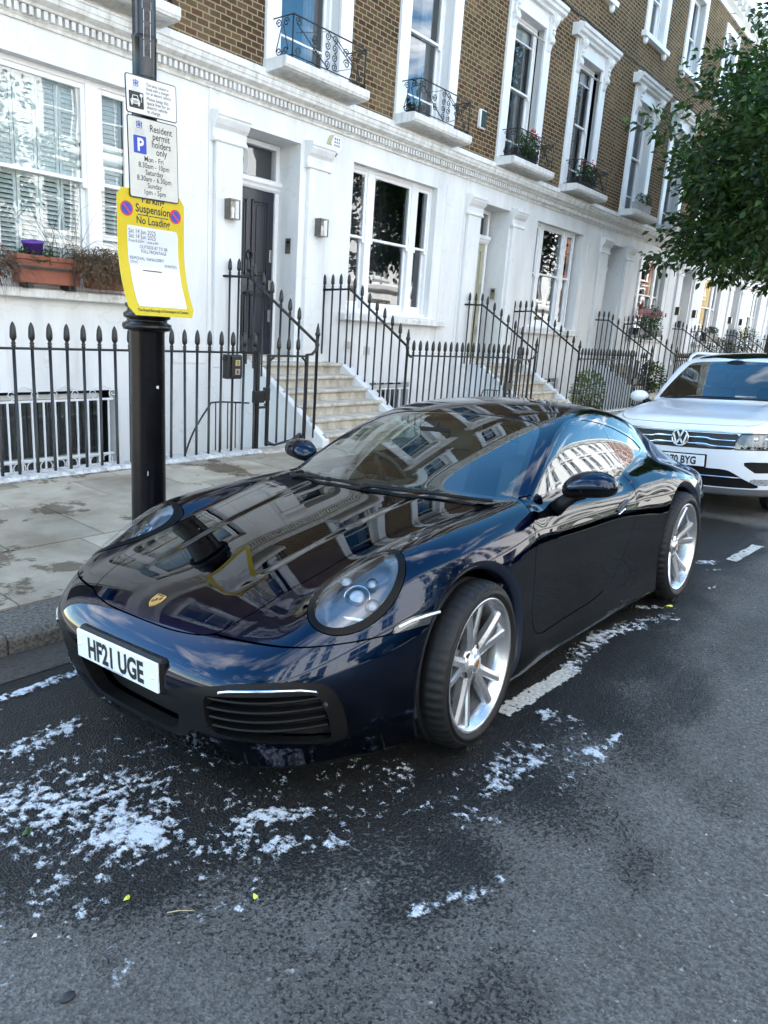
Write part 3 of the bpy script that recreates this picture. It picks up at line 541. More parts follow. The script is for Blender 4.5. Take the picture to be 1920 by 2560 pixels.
    # ---- second floor windows
    for c in (1.66, 4.46):
        mb = MB(); gl = MB(); y = .15
        for s in (-1, 1): mb.box(c+s*.5, c+s*.72, -.05, 0, 9.06, 11.15)
        mb.box(c-.5, c+.5, -.05, 0, 10.95, 11.15); mb.prism([(.15, 8.93), (-.13, 8.93), (-.14, 9.03), (-.11, 9.05), (.15, 9.07)], 'x', c-.84, c+.84)
        for s in (-1, 1): mb.sphere((c+s*.66, -.05, 8.87), .075, n=8, sz=1.2); mb.box(c+s*.66-.06, c+s*.66+.06, -.1, 0, 8.86, 8.93)
        for s in (-1, 1): a = c+s*.48; mb.box(a-.02, a+.02, y-.02, y+.1, 9.07, 10.95)
        sash(mb, gl, c-.46, c+.46, 9.09, 10.95, y, 10.02)
        w = mb.build('upper_window', WPAINT, h, bevel=.004); gl.build('window_glass', WGLASS, w)
        mb = MB(); lining(mb, c-.7, c+.7, 8.9, 11.2, y+.11, 1.4); mb.build('room_lining', DARK, w)
        mb = MB(); fold(mb, c-.46, c-.1, 9.08, 10.9, y+.2, 4); fold(mb, c+.1, c+.46, 9.08, 10.9, y+.2, 4); mb.build('curtain', NET, w)
    # ---- steps up to the door
    mb = MB(); nos = [(6.62-WY, .22), (6.90-WY, .38), (7.17-WY, .545), (7.45-WY, .705), (7.73-WY, .87), (8.0-WY, 1.035)]
    for i, (yn, z) in enumerate(nos):
        ye = nos[i+1][0]+.06 if i < 5 else .50
        mb.prism([(yn+.01, z-.055), (yn-.012, z-.045), (yn-.018, z-.025), (yn-.012, z-.006), (yn+.004, z), (ye, z+.003), (ye, z-.055)], 'x', .60, 2.42)
        zb = nos[i-1][1]-.055 if i else -.2
        mb.box(.66, 2.36, yn+.03, ye, zb-.01, z-.052)
    mb.box(.66, 2.36, 6.66-WY+.02, .0, -2.3, .1)
    mb.build('front_steps', STEP, h, bevel=.004)
    for (a, b) in ((.54, .655), (2.365, 2.55)):
        mb = MB(); mb.prism([(6.60-WY, -2.3), (6.60-WY, .16), (6.66-WY, .20), (7.98-WY, 1.02), (0, 1.05), (0, -2.3)], 'x', a, b); mb.build('string_wall', STUCCO, h, bevel=.01)
    mb = MB(); mb.box(0, L, -1.5, 0, -2.3, -1.9); mb.build('area_floor', STEP, h)
    return h
STARTS = [.42, 6.50, 12.46, 18.68, 24.72, 30.8, 36.88, 42.96]
LBL = ['white stucco and brick terraced house with shutters behind the lamp post', 'brick terraced house whose charcoal door has 89 above it',
       'brick terraced house with the sage coloured front door', 'brick terraced house with pale grey door and pink flowers on its sill', 'brick terraced house with two black door lanterns beside the tree',
       'brick terraced house mostly hidden behind the tree crown', 'far brick terraced house second beyond the tree', 'farthest brick terraced house at the end of the row']
H0 = house(STARTS[1], 5.96, LBL[1]); HOUSES = [None]*8; HOUSES[1] = H0
for i in (0, 2, 3, 4, 5, 6, 7):
    c = copy_tree(H0); c.location.x = STARTS[i]; c['label'] = LBL[i]; HOUSES[i] = c
    nx = STARTS[i+1] if i < 7 else STARTS[i]+6.08
    for ch in KIDS[c.name]:
        if ch.name.split('.')[0] in ('ground_storey', 'brick_wall', 'roof', 'cornice', 'eaves_cornice', 'area_floor'): ch.scale.x = (nx-STARTS[i])/5.96
        if ch.name.startswith('door'): ch.material_slots[0].material = [DOORM, DOORM, DOORB, DOORC, DOORC, DOORM, DOORC, DOORB][i]
for ch in list(KIDS[HOUSES[0].name]):
    if ch.name.split('.')[0] in ('front_steps', 'string_wall'): KIDS[HOUSES[0].name].remove(ch); bpy.data.objects.remove(ch)
def kid(h, name): return [c for c in KIDS[h.name] if c.name.split('.')[0] == name]
for h_ in HOUSES[:2]:
    for w_ in kid(h_, 'french_window'):
        for o in kid(w_, 'blind'): KIDS[w_.name].remove(o); bpy.data.objects.remove(o)
for h_ in HOUSES[3:]:
    for b_ in kid(h_, 'balcony'):
        for o in kid(b_, 'balcony_railing'): KIDS[b_.name].remove(o); bpy.data.objects.remove(o)
# number over the charcoal door
mb = MB(); fr = lambda u, v: (1.02+u, .452, 3.70+v)
mb2 = MB(); mb2.box(.66, 1.06, .47, .475, 3.63, 3.93); mb2.build('paper_panel', mat('obscured_glass', (.45, .47, .47), .5), kid(H0, 'door')[0])
add_text(mb, '89', -.30, .0, .30, 0, 'LEFT', .004, .9, lambda u, v: (1.02+u, .464, 3.66+v)); mb.build('door_number', mat('grey_number', (.16, .165, .17), .5), kid(H0, 'door')[0])
def door_furniture(h, metal, kd):
    d = kid(h, 'door')[0]
    mb = MB(); mb.tube([(1.10+.055*math.cos(q), .43, 2.52+.06*math.sin(q)) for q in [k*math.pi/8 for k in range(16)]], .011, 6, closed=True); mb.sphere((1.10, .44, 2.585), .022, n=8); mb.build('knocker', IRON, d)
    mb = MB(); mb.sphere((1.10, .40, 1.98), .038, n=10); mb.tube([(1.10, .455, 1.98), (1.10, .41, 1.98)], .016, 8); mb.build('door_knob', metal, d)
    for z, hh in ((2.55, .12), (2.13, .09), (1.68, .12)): mb = MB(); mb.box(1.495, 1.545, .438, .459, z-hh/2-.03, z+hh/2+.03); mb.build('lock_plate', STEEL, d, bevel=.006)
    mb = MB(); mb.box(.96, 1.24, .445, .4585, 2.10, 2.16); mb.build('letter_plate', metal, d)
door_furniture(HOUSES[1], DOORM, 0); door_furniture(HOUSES[2], BRASS, 0)
# white plantation shutters behind the left house's window
SHUT = mat('white_shutter_paint', (.70, .76, .75), .5)
def shutters():
    w = kid(HOUSES[0], 'tripartite_window')[0]; mb = MB(); y = .245; X = 2.79
    for a, b, n in ((X+.06, X+.48, 1), (X+.68, X+1.67, 4), (X+1.87, 5.0, 1)):
        pw = (b-a)/n
        for i in range(n):
            p0, p1 = a+i*pw+.004, a+(i+1)*pw-.004
            for (z0, z1) in ((1.93, 3.02), (3.03, 4.02)):
                mb.box(p0, p0+.035, y, y+.028, z0, z1); mb.box(p1-.035, p1, y, y+.028, z0, z1); mb.box(p0+.035, p1-.035, y, y+.028, z0, z0+.05); mb.box(p0+.035, p1-.035, y, y+.028, z1-.05, z1)
                z = z0+.075
                while z < z1-.06:
                    mb.prism([(y-.016, z-.018), (y-.012, z-.022), (y+.038, z+.020), (y+.034, z+.024)] if z0 < 3 else [(y+.002, z-.030), (y+.006, z-.031), (y+.024, z+.030), (y+.020, z+.031)], 'x', p0+.037, p1-.037); z += .049
    mb.build('plantation_shutter', SHUT, w)
    for o in kid(w, 'curtain'): bpy.data.objects.remove(o); KIDS[w.name].remove(o)
shutters()
# ---------------------------------------------------------------- railings
RY = 6.80; RT = 1.25
SPEAR = [(.0145, 0), (.0145, .012), (.021, .018), (.021, .026), (.0145, .032), (.0205, .042), (.0205, .050), (.0145, .058), (.0145, .070), (.0255, .084), (.0290, .100), (.0280, .14), (.0235, .185), (.014, .215), (.004, .232), (0, .234)]
def bar_mesh(hgt):
    mb = MB(); mb.lathe([(.0145, -hgt), (.0145, 0)]+[(r, z) for r, z in SPEAR], n=8)
    me = bpy.data.meshes.new('railing_bar'); me.from_pydata(mb.v, [], mb.f); me.materials.append(IRON); me.polygons.foreach_set('use_smooth', [True]*len(me.polygons)); return me
BARS = {}
def bar(parent, x, y, zt, zb, lean=0):
    k = round(zt-zb, 2)
    if k not in BARS: BARS[k] = bar_mesh(k)
    o = link('railing_bar', BARS[k], parent); o.location = (x, y, zt); o.rotation_euler = (random.uniform(-.006, .006), lean+random.uniform(-.007, .007), random.uniform(0, 3)); return o
PLW = mat('chipped_white_plinth', (.74, .74, .72), .75, var=.55, vscale=14, bump=.5, bscale=40, col2=(.30, .29, .27))
PLB = mat('chipped_black_plinth', (.028, .028, .028), .7, var=.9, vscale=12, bump=.5, bscale=40, col2=(.42, .41, .39))
def front_railing(x0, x1, label):
    t = thing('front_railing', label, 'railing', (x0, RY, .1), group='black spear railings along the pavement')
    n = round((x1-x0)/.1665)
    for i in range(n+1): bar(t, i*(x1-x0)/n, 0, RT-.1, 0)
    mb = MB(); mb.tube([(-.06, 0, RT-.1), (x1-x0+.05, 0, RT-.1)], .013, 6); mb.build('top_rail', IRON, t)
    mb = MB(); mb.prism([(-.13, -.09), (-.13, -.03), (-.10, .0), (.13, .005), (.13, -2.3), (-.10, -2.3)], 'x', -.1, x1-x0+.06); mb.build('plinth', PLW, t, bevel=.012)
    mb = MB(); mb.prism([(-.137, -.12), (-.137, -.035), (-.128, -.03), (-.128, -.12)], 'x', -.1, x1-x0+.06); mb.build('plinth_face', PLB, t)
    return t
def newel(mb, x, y, zt, zb):
    mb.lathe([(.019, zb), (.021, zt-.30), (.030, zt-.285), (.030, zt-.26), (.022, zt-.25), (.024, zt-.17), (.036, zt-.15), (.036, zt-.135), (.026, zt-.12), (.022, zt-.08), (.008, zt-.01), (0, zt)], (x, y, 0), n=10)
def stair_railing(hx, side, label):
    """sloping rail beside the steps; side -1 = left, +1 = right of the steps"""
    x = .55 if side < 0 else 2.47; xw = .17 if side < 0 else 2.10
    t = thing('stair_railing', label, 'railing', (hx, WY, 0), group='sloping black railings beside the front steps')
    a = Vector((x, 6.80-WY, 1.38)); b = Vector((x-.12 if side < 0 else x, 8.0-WY, 2.17)); c = Vector((xw, -.0 if side < 0 else 0, 2.16))
    if side > 0: c = Vector((x-.28, 0, 2.13))
    mb = MB(); mb.tube([a, b, c], .019, 6); mb.build('handrail', IRON, t)
    mb = MB(); newel(mb, x, 6.80-WY, 1.64, .16)
    mb.tube([(x, 6.8-WY, 1.40), (x-.02, 6.8-WY, 1.30), (x-.09, 6.8-WY, 1.245), (x-.2, 6.8-WY, 1.235)] if side < 0 else [(x, 6.8-WY, 1.40), (x+.03, 6.8-WY, 1.27), (x+.09, 6.8-WY, 1.235), (x+.16, 6.8-WY, 1.23)], [.016, .02, .018, .013], 6)
    mb.build('newel_post', IRON, t)
    for i in range(1, 8):
        p = a.lerp(b, i/7.6); zb = .2+max(0, (p.y+WY-6.66))*.62
        if side < 0 and i == 1: continue
        bar(t, p.x, p.y, p.z, min(zb, 1.02))
    for i in range(4): p = b.lerp(c, .05+i*.28); bar(t, p.x, p.y, p.z, .75 if i == 3 and side < 0 else 1.02)
def area_gate(x0, x1, label):
    t = thing('area_gate', label, 'gate', (x0, RY, .1), group='black iron gates to the basement areas'); w = x1-x0
    mb = MB()
    for x in (.17, w-.18): mb.box(x-.017, x+.017, -.017, .017, .02, 1.13)
    mb.box(.17, w-.18, -.011, .011, 1.105, 1.13); mb.tube([(.17, 0, .06), (.3, 0, .02), (w-.4, 0, .06), (w-.26, 0, .12), (w-.18, 0, .0)], [.035, .016, .016, .03, .045], 6)
    for s in ((.17, 1), (w-.18, -1)): mb.tube([(s[0], 0, .98), (s[0]+s[1]*.02, 0, 1.06), (s[0]+s[1]*.09, 0, 1.105)], [.02, .018, .012], 6)
    mb.build('gate_frame', IRON, t)
    for i in range(3): bar(t, .17+(w-.35)*(i+1)/4, 0, 1.118, .05)
    mb = MB(); mb.box(-.06, .10, -.03, .03, .56, .70); mb.box(.11, .19, -.028, .028, .58, .74); mb.tube([(.12, 0, .54), (.17, 0, .50), (.03, 0, .50)], .018, 6); mb.tube([(.10, 0, .68), (.125, 0, .71)], .02, 6); mb.build('gate_lock', IRON, t, bevel=.008)
    mb = MB(); mb.box(-.02, .02, -.02, .02, -.03, RT-.1); mb.tube([(0, 0, 0), (-.05, 0, -.03), (-.14, 0, -.04)], .016, 5); mb.build('gate_post', IRON, t)
    mb = MB(); mb.box(.02, w+.1, -.16, .14, -.14, -.028); mb.build('gate_threshold', STEP, t, bevel=.01)
random.seed(11)
RL = ['long spear railing in front of the shuttered house, cut by the lamp post', 'spear railing between the first steps and the second steps', 'spear railing with the yellow green shrub behind it', 'spear railing behind the rear end of the blue car roof', 'spear railing beside the white car mirror', 'spear railing above the white car roof', 'last visible spear railing at the right edge']
WH = ['charcoal door', 'sage door', 'pale grey door', 'door with black lanterns', 'door hidden by the tree', 'far door past the tree']
NX = [.0]+[STARTS[i]+.55 for i in range(1, 8)]
for i in range(6):
    front_railing(STARTS[i]+2.625 if i else 2.18, STARTS[i+1]-.50, RL[i])
    area_gate(STARTS[i+1]-.45, STARTS[i+1]+.55, 'low iron area gate left of the steps to the '+WH[i])
    stair_railing(STARTS[i+1], -1, 'left sloping spear railing of the steps to the '+WH[i])
    stair_railing(STARTS[i+1], 1, 'right sloping spear railing of the steps to the '+WH[i])
def area_rail(x, label):
    t = thing('area_handrail', label, 'handrail', (x, RY+.2, 0), group='thin handrails down to the basement areas')
    mb = MB(); mb.tube([tuple(p) for p in cr([(0, 0, .05), (.12, 0, .32), (.33, 0, .60), (.44, 0, .66), (.95, 0, .63)], 5, False)], .011, 6)
    for q in (.44, .52, .62, .74, .84): mb.tube([(q, 0, .65), (q+.01, 0, -.5)], .008, 5)
    mb.tube([(.33, 0, .58), (.36, 0, -.5)], .008, 5); mb.build('rail', IRON, t)
area_rail(5.15, 'thin bent handrail behind the railing under the meter box'); area_rail(11.2, 'thin bent handrail behind the railing over the car roof')
# meter box tied to the railing
t = thing('meter_box', 'small black meter box with two numbered windows on the railing', 'meter box', (5.60, RY-.03, 1.10)); mb = MB()
mb.box(-.105, .105, -.09, -.0, -.14, .13); mb.box(-.125, -.105, -.07, -.02, .06, .11); mb.build('case', IRON, t, bevel=.006)
mb = MB(); mb.box(-.055, .095, -.108, -.091, -.12, .115); mb.build('cover', IRON, t, bevel=.004)
for k, z in enumerate((.045, -.055)):
    mb = MB(); mb.box(-.008, .058, -.1115, -.1085, z-.035, z+.03); w = mb.build('dial_window', mat('yellowed_dial_%d' % k, ((.50, .40, .16), (.42, .34, .28))[k], .35, var=.4, vscale=60), t)
    mb = MB(); add_text(mb, '7' if k == 0 else '8', .012, z-.022, .055, 0, bold=.002, frame=lambda u, v: (u, -.1125, v)); mb.build('digit', IRON, w)
# ---------------------------------------------------------------- things fixed to the fronts
LGL = glass('lantern_glass', (.95, .96, .95), 1.5)
def wall_lantern(x, z, y, label, m, grp):
    t = thing('wall_lantern', label, 'lantern', (x, y, z), group=grp); mb = MB()
    mb.box(-.085, .085, -.022, 0, -.125, .125); mb.box(-.085, .085, -.12, -.022, .112, .125); mb.box(-.085, .085, -.12, -.022, -.125, -.112); mb.box(-.085, -.077, -.12, -.022, -.112, .112)
    for s in (-1, 1): mb.box(s*.085, s*.072, -.122, -.108, -.112, .112)
    mb.build('housing', m, t); mb = MB()
    mb.add([(-.072, -.116, -.11), (.072, -.116, -.11), (.072, -.116, .11), (-.072, -.116, .11), (.081, -.11, -.11), (.081, -.022, -.11), (.081, -.022, .11), (.081, -.11, .11)], [(0, 1, 2, 3), (4, 5, 6, 7)]); mb.build('pane', LGL, t)
    mb = MB(); mb.lathe([(.02, -.11), (.02, -.05), (.026, -.03), (.024, .02), (0, .035)], (0, -.06, 0), n=10); mb.build('bulb', mat('frosted_bulb', (.8, .8, .78), .4) if 'frosted_bulb' not in MATS else MATS['frosted_bulb'], t)
BRZ = mat('bronze_lantern', (.20, .19, .17), .4, metal=.8, var=.3, vscale=20)
wall_lantern(6.80, 3.01, WY-.07, 'small bronze box lantern on the pilaster left of the charcoal door', BRZ, 'box lanterns beside front doors')
wall_lantern(8.50, 3.01, WY-.07, 'small bronze box lantern on the pilaster right of the charcoal door', BRZ, 'box lanterns beside front doors')
for x, l in ((25.02, 'black box lantern left of the lantern house door'), (26.75, 'black box lantern right of the lantern house door'), (31.2, 'black box lantern left of the door past the tree'), (32.8, 'black box lantern right of the door past the tree')): wall_lantern(x, 2.72, WY-.07, l, IRON, 'box lanterns beside front doors')
def intercom(x, y, z, label, m=STEEL):
    t = thing('door_intercom', label, 'intercom', (x, y, z), group='door entry panels'); mb = MB(); mb.box(-.012, 0, -.06, .06, -.11, .11); mb.build('panel', m, t, bevel=.003)
    mb = MB(); mb.box(-.0145, -.0122, -.035, .03, .03, .075); mb.box(-.0145, -.0122, -.012, .012, -.01, .012); mb.build('screen', DARK, t)
    mb = MB(); mb.sphere((-.013, 0, -.06), .012, n=8); mb.build('button', BRASS, t)
intercom(8.14, WY+.19, 2.71, 'steel entry panel in the reveal of the charcoal door'); intercom(14.10, WY+.19, 2.46, 'steel entry panel in the reveal of the sage door'); intercom(26.36, WY+.2, 2.35, 'dark entry panel in the reveal of the lantern house door', IRON)
t = thing('alarm_box', 'cream six sided alarm box with blue dots and blue base', 'alarm box', (8.775, WY, 4.215)); mb = MB()
hx = [(-.065, .12), (.075, .12), (.135, .0), (.05, -.125), (-.04, -.125), (-.12, .0)]
mb.prism(hx, 'y', -.092, 0); mb2 = MB(); mb2.prism([(u*.9, v*.9) for u, v in hx], 'y', -.10, -.0925); mb2.build('face', WPAINT, t); mb.build('case', mat('cream_plastic', (.56, .50, .32), .4), t, bevel=.006)
mb = MB()
for i in range(3):
    for j in range(3): mb.box(-.052+i*.044, -.028+i*.044, -.1025, -.1005, .055-j*.045, .085-j*.045)
mb.build('blue_squares', mat('blue_ink', (.03, .06, .30), .5), t); mb = MB(); mb.prism([(-.045, -.126), (.05, -.126), (.03, -.16), (-.03, -.16)], 'y', -.07, -.01); mb.build('strobe', MATS['blue_ink'], t)
t = thing('burglar_alarm', 'slim dark alarm box with white rim between balconies on brick', 'alarm box', (12.73, WY, 5.48)); mb = MB(); mb.box(-.10, .10, -.07, 0, -.16, .16); mb.build('rim', WPAINT, t, bevel=.01); mb = MB(); mb.box(-.08, .085, -.082, -.071, -.14, .14); mb.build('cover', mat('dark_green_plastic', (.02, .05, .045), .4), t, bevel=.01)
for x, z, l in ((9.36, 1.30, 'square grey air vent left of the landing railing'), (9.86, 1.22, 'square grey air vent right of the sloping railing')):
    t = thing('air_vent', l, 'vent', (x, WY, z), group='wall vents below the bay window'); mb = MB(); mb.box(-.08, .08, -.016, 0, -.08, .08); mb.build('frame', STUCCO2, t)
    mb = MB(); [mb.box(-.06, .06, -.024, -.0165, -.058+k*.02, -.046+k*.02) for k in range(6)]; mb.build('louvre', STEEL, t)
mb = MB(); mb.tube([(x, WY-.02, z) for x, z in cr([(11.9, 8.35), (12.6, 7.95), (13.1, 7.72), (14.4, 7.75), (15.3, 7.72), (16.2, 7.95), (16.6, 8.3)], 4, False)], .011, 5)
mb = MB(); pts = [(12.0, 8.6), (13.3, 8.35), (14.6, 8.33), (15.6, 8.30), (16.9, 8.32), (18.4, 8.30), (20.2, 8.33), (22, 8.28), (25, 8.33), (30, 8.3)]
mb.tube([(x, WY-.015, z+.02*math.sin(x*7)) for x, z in cr(pts, 5, False)], .013, 5); mb.tube([(14.35, WY-.012, 8.34), (14.36, WY-.012, 9.0)], .011, 5)
tag(mb.build('wall_cable', IRON), 'black cable sagging along the brick wall above the window hoods', 'cable')
# ---------------------------------------------------------------- lamp post with its signs
PX, PY = 2.625, 3.93
POSTM = mat('glossy_black_post', (.006, .006, .008), .25, var=.5, vscale=9, bump=.12, bscale=14, spec=.35)
t = thing('lamp_post', 'black cast iron lamp post carrying three parking signs', 'lamp post', (PX, PY, .01))
mb = MB(); R0 = .104
mb.lathe([(.15, 0), (.15, .05), (.13, .09), (R0+.004, .12), (R0, .2), (R0-.004, 1.53), (R0+.004, 1.545)], n=40); mb.build('post_base', POSTM, t)
mb = MB(); mb.lathe([(R0-.004, 1.54), (R0+.03, 1.545), (R0+.038, 1.56), (R0+.036, 1.58), (R0+.012, 1.592), (R0+.01, 1.605), (R0+.028, 1.615), (R0+.030, 1.635), (R0+.01, 1.65), (R0+.005, 1.665), (R0+.02, 1.675), (R0+.02, 1.69), (R0-.01, 1.71), (R0-.025, 1.73), (.066, 1.76)], n=40); mb.build('collar', POSTM, t)
mb = MB(); mb.lathe([(.066, 1.74), (.064, 2.9), (.064, 3.065), (.067, 3.07), (.067, 3.085), (.062, 3.09), (.055, 5.6), (.05, 5.7), (0, 5.72)], n=32); mb.build('post_shaft', POSTM, t)
mb = MB(); mb.tube([(0, 0, 5.6), (0, -.2, 5.75), (0, -.7, 5.8)], .03, 8); mb.sphere((0, -.95, 5.78), .2, n=12, sx=.6, sz=.35, sy=1.3); mb.build('lamp_head', POSTM, t)
CHIP = mat('bare_chipped_paint', (.55, .56, .57), .6)
mb = MB(); random.seed(21)
for a, z, w, hh in ((-.75, .55, .010, .03), (-.45, .22, .016, .05), (-.4, .3, .008, .03), (-1.35, .20, .008, .03), (-1.9, .25, .012, .012), (-.5, 1.30, .012, .02), (-.55, .98, .006, .022), (-1.6, 1.22, .014, .014), (-.42, .78, .006, .012), (-1.0, .14, .02, .01), (-2.2, .7, .004, .03), (-.9, 1.05, .005, .01)):
    r = R0+.0012; k = 7; pts = [(a+w/r*math.cos(q)*random.uniform(.5, 1), z+hh*math.sin(q)*random.uniform(.5, 1)) for q in [i*2*math.pi/k for i in range(k)]]
    mb.add([(r*math.cos(q), r*math.sin(q), v) for q, v in pts], [list(range(k))])
mb.build('paint_chip', CHIP, t)
mb = MB(); r = .0668; k = 8; a0, a1 = -math.pi/2-.95, -math.pi/2+.25
mb.add([(r*math.cos(a0+(a1-a0)*i/k), r*math.sin(a0+(a1-a0)*i/k), z) for i in range(k+1) for z in (2.885, 3.30)], [(2*i, 2*i+2, 2*i+3, 2*i+1) for i in range(k)])
nb = mb.build('number_plate_sticker', mat('dark_sticker', (.035, .038, .045), .35, var=.4, vscale=20), t)
mb = MB(); cyl = lambda rr: (lambda u, v: (rr*math.cos(-math.pi/2-.55+u/.067), rr*math.sin(-math.pi/2-.55+u/.067), v))
mb.add([cyl(.0672)(u, v) for u, v in ((-.012, 3.205), (.036, 3.205), (.036, 3.24), (-.012, 3.24), (-.006, 3.145), (.032, 3.145), (.032, 3.2), (-.006, 3.2), (-.006, 3.06), (.032, 3.06), (.032, 3.138), (-.006, 3.138), (-.006, 2.975), (.032, 2.975), (.032, 3.052), (-.006, 3.052))], [(0, 1, 2, 3), (4, 5, 6, 7), (8, 9, 10, 11), (12, 13, 14, 15)])
mb.build('white_cells', mat('sticker_white', (.62, .63, .64), .5), nb); mb = MB()
add_text(mb, '252', .012, 3.211, .03, 0, 'CENTER', .001, 1, cyl(.0677))
for c, z in (('0', 3.149), ('0', 3.067), ('6', 2.982)): add_text(mb, c, .013, z, .078 if z < 3.1 else .06, 0, 'CENTER', .002, .8, cyl(.0677))
mb.build('post_number', mat('print_black', (.012, .012, .014), .5), nb)
INK = MATS['print_black']; SWHITE = mat('sign_white', (.66, .67, .67), .38, var=.04, vscale=14); SCREAM = mat('aged_sign_white', (.58, .58, .53), .4, var=.12, vscale=12)
BLUE = mat('sign_blue', (.014, .05, .36), .4); YEL = mat('sign_yellow', (.56, .43, .0), .4, var=.06, vscale=9); RED = mat('sign_red', (.55, .03, .03), .4); CREST = mat('crest_blue', (.06, .09, .32), .5); GREYT = mat('grey_print', (.33, .34, .38), .5)
def rrect(x0, x1, z0, z1, r, k=5):
    o = []
    for cx, cz, a in ((x1-r, z0+r, -90), (x1-r, z1-r, 0), (x0+r, z1-r, 90), (x0+r, z0+r, 180)):
        o += [(cx+r*math.cos(math.radians(a+90*i/k)), cz+r*math.sin(math.radians(a+90*i/k))) for i in range(k+1)]
    return o
def crest(mb, u, v, s, F):
    """small town crest: a shield under a coronet between two supporters"""
    Q = lambda pts: mb.add([F(u+a*s, v+b*s) for a, b in pts], [list(range(len(pts)))])
    Q([(-.22, .1), (.22, .1), (.22, -.2), (0, -.45), (-.22, -.2)]); Q([(-.2, .16), (.2, .16), (.28, .42), (.1, .28), (0, .5), (-.1, .28), (-.28, .42)])
    for q in (-1, 1): Q([(q*.27, -.4), (q*.5, -.42), (q*.42, -.05), (q*.55, .2), (q*.36, .36), (q*.28, .1)][::q])
    Q([(-.5, -.47), (.5, -.47), (.42, -.56), (-.42, -.56)])
# upper sign: charger notice
def sign(name, label, x, y, z, w, h, face, rim=True, roll=0):
    t = thing(name, label, 'sign', (x, y, z)); t.rotation_euler = (0, -roll, 0)
    mb = MB(); mb.prism(rrect(0, w, 0, h, .014), 'y', 0, .004, 0); o = mb.build('plate', INK if rim else face, t)
    if rim: mb = MB(); mb.prism(rrect(.005, w-.005, .005, h-.005, .010), 'y', -.0012, -.0002); mb.build('face', face, t)
    mb = MB(); [mb.box(w*.5-.05, w*.5+.05, .006, .02, zz-.012, zz+.012) for zz in (h*.3, h*.75)]; mb.build('bracket', STEEL, t)
    return t
t = sign('charger_sign', 'white notice about an electric vehicle charger, topmost on the post', 2.445, 3.828, 2.678, .318, .188, SWHITE, roll=.04)
F = lambda u, v: (u, -.0018, v); G = lambda u, v: (u, -.0026, v); mb = MB(); w, h = .318, .188
for i, s in enumerate(('This lamp column is', 'fitted with a charger', 'for an electric vehicle')): add_text(mb, s, .125, h-.040-.0205*i, .0205, 0, 'LEFT', .0002, .86, F)
for i, s in enumerate(('Please keep this', 'space free for an', 'electric vehicle', 'to charge.')): add_text(mb, s, .125, h-.108-.0208*i, .0245, 0, 'LEFT', .0002, .88, F)
mb.prism(rrect(.018, .106, .028, .108, .004), 'y', -.0022, -.0014); mb.build('lettering', INK, t)
mb = MB(); q = lambda pts: mb.add([G(a, b) for a, b in pts], [list(range(len(pts)))])
q([(.028, .048), (.082, .048), (.084, .066), (.076, .070), (.070, .090), (.040, .090), (.034, .070), (.026, .066)]); q([(.030, .040), (.038, .040), (.038, .047), (.030, .047)]); q([(.072, .040), (.080, .040), (.080, .047), (.072, .047)])
q([(.0925+.009*math.cos(i*math.pi/6), .094+.009*math.sin(i*math.pi/6)) for i in range(12)]); q([(.091, .060), (.094, .060), (.094, .086), (.091, .086)]); mb.build('car_symbol', SWHITE, t)
mb = MB(); K = lambda u, v: (u, -.0032, v); k = lambda pts: mb.add([K(a, b) for a, b in pts], [list(range(len(pts)))])
k([(.043, .087), (.067, .087), (.071, .073), (.039, .073)]); [k([(.040, .052+i*.005), (.070, .052+i*.005), (.070, .0545+i*.005), (.040, .0545+i*.005)]) for i in range(3)]; k([(.030, .060), (.035, .060), (.035, .064), (.030, .064)]); k([(.075, .060), (.080, .060), (.080, .064), (.075, .064)]); mb.build('car_symbol_detail', INK, t)
mb = MB(); crest(mb, .062, .152, .034, F); mb.build('town_crest', CREST, t)
mb = MB(); [add_text(mb, s, .062, .128-.0088*i, .0078 if i else .005, 0, 'CENTER', 0, 1, F) for i, s in enumerate(('THE ROYAL BOROUGH OF', 'KENSINGTON', 'AND CHELSEA'))]; mb.build('borough_name', GREYT, t)
t = sign('permit_sign', 'cream resident permit holders only sign with blue P', 2.458, 3.828, 2.262, .316, .408, SCREAM, roll=.03); mb = MB(); h = .408
for i, (s, v) in enumerate((('Resident', .152), ('permit', .245), ('holders', .34), ('only', .43))): add_text(mb, s, .208, h*(1-v), .049, 0, 'CENTER', .0006, .84, F)
for s, v in (('Mon - Fri', .53), ('8.30am - 10pm', .612), ('Saturday', .695), ('8.30am - 6.30pm', .775), ('Sunday', .857), ('1pm - 5pm', .94)): add_text(mb, s, .158, h*(1-v), .038, 0, 'CENTER', .0004, .86, F)
mb.build('lettering', INK, t)
mb = MB(); mb.prism(rrect(.034, .113, .226, .314, .006), 'y', -.0022, -.0014); p = mb.build('blue_square', BLUE, t); mb = MB(); add_text(mb, 'P', .075, .240, .088, 0, 'CENTER', .003, .9, G); mb.build('letter_p', SWHITE, p)
mb = MB(); crest(mb, .072, .372, .038, F); mb.build('town_crest', CREST, t)
mb = MB(); [add_text(mb, s, .072, .344-.0105*i, .009 if i else .006, 0, 'CENTER', 0, 1, F) for i, s in enumerate(('THE ROYAL BOROUGH OF', 'KENSINGTON', 'AND CHELSEA'))]; mb.build('borough_name', GREYT, t)
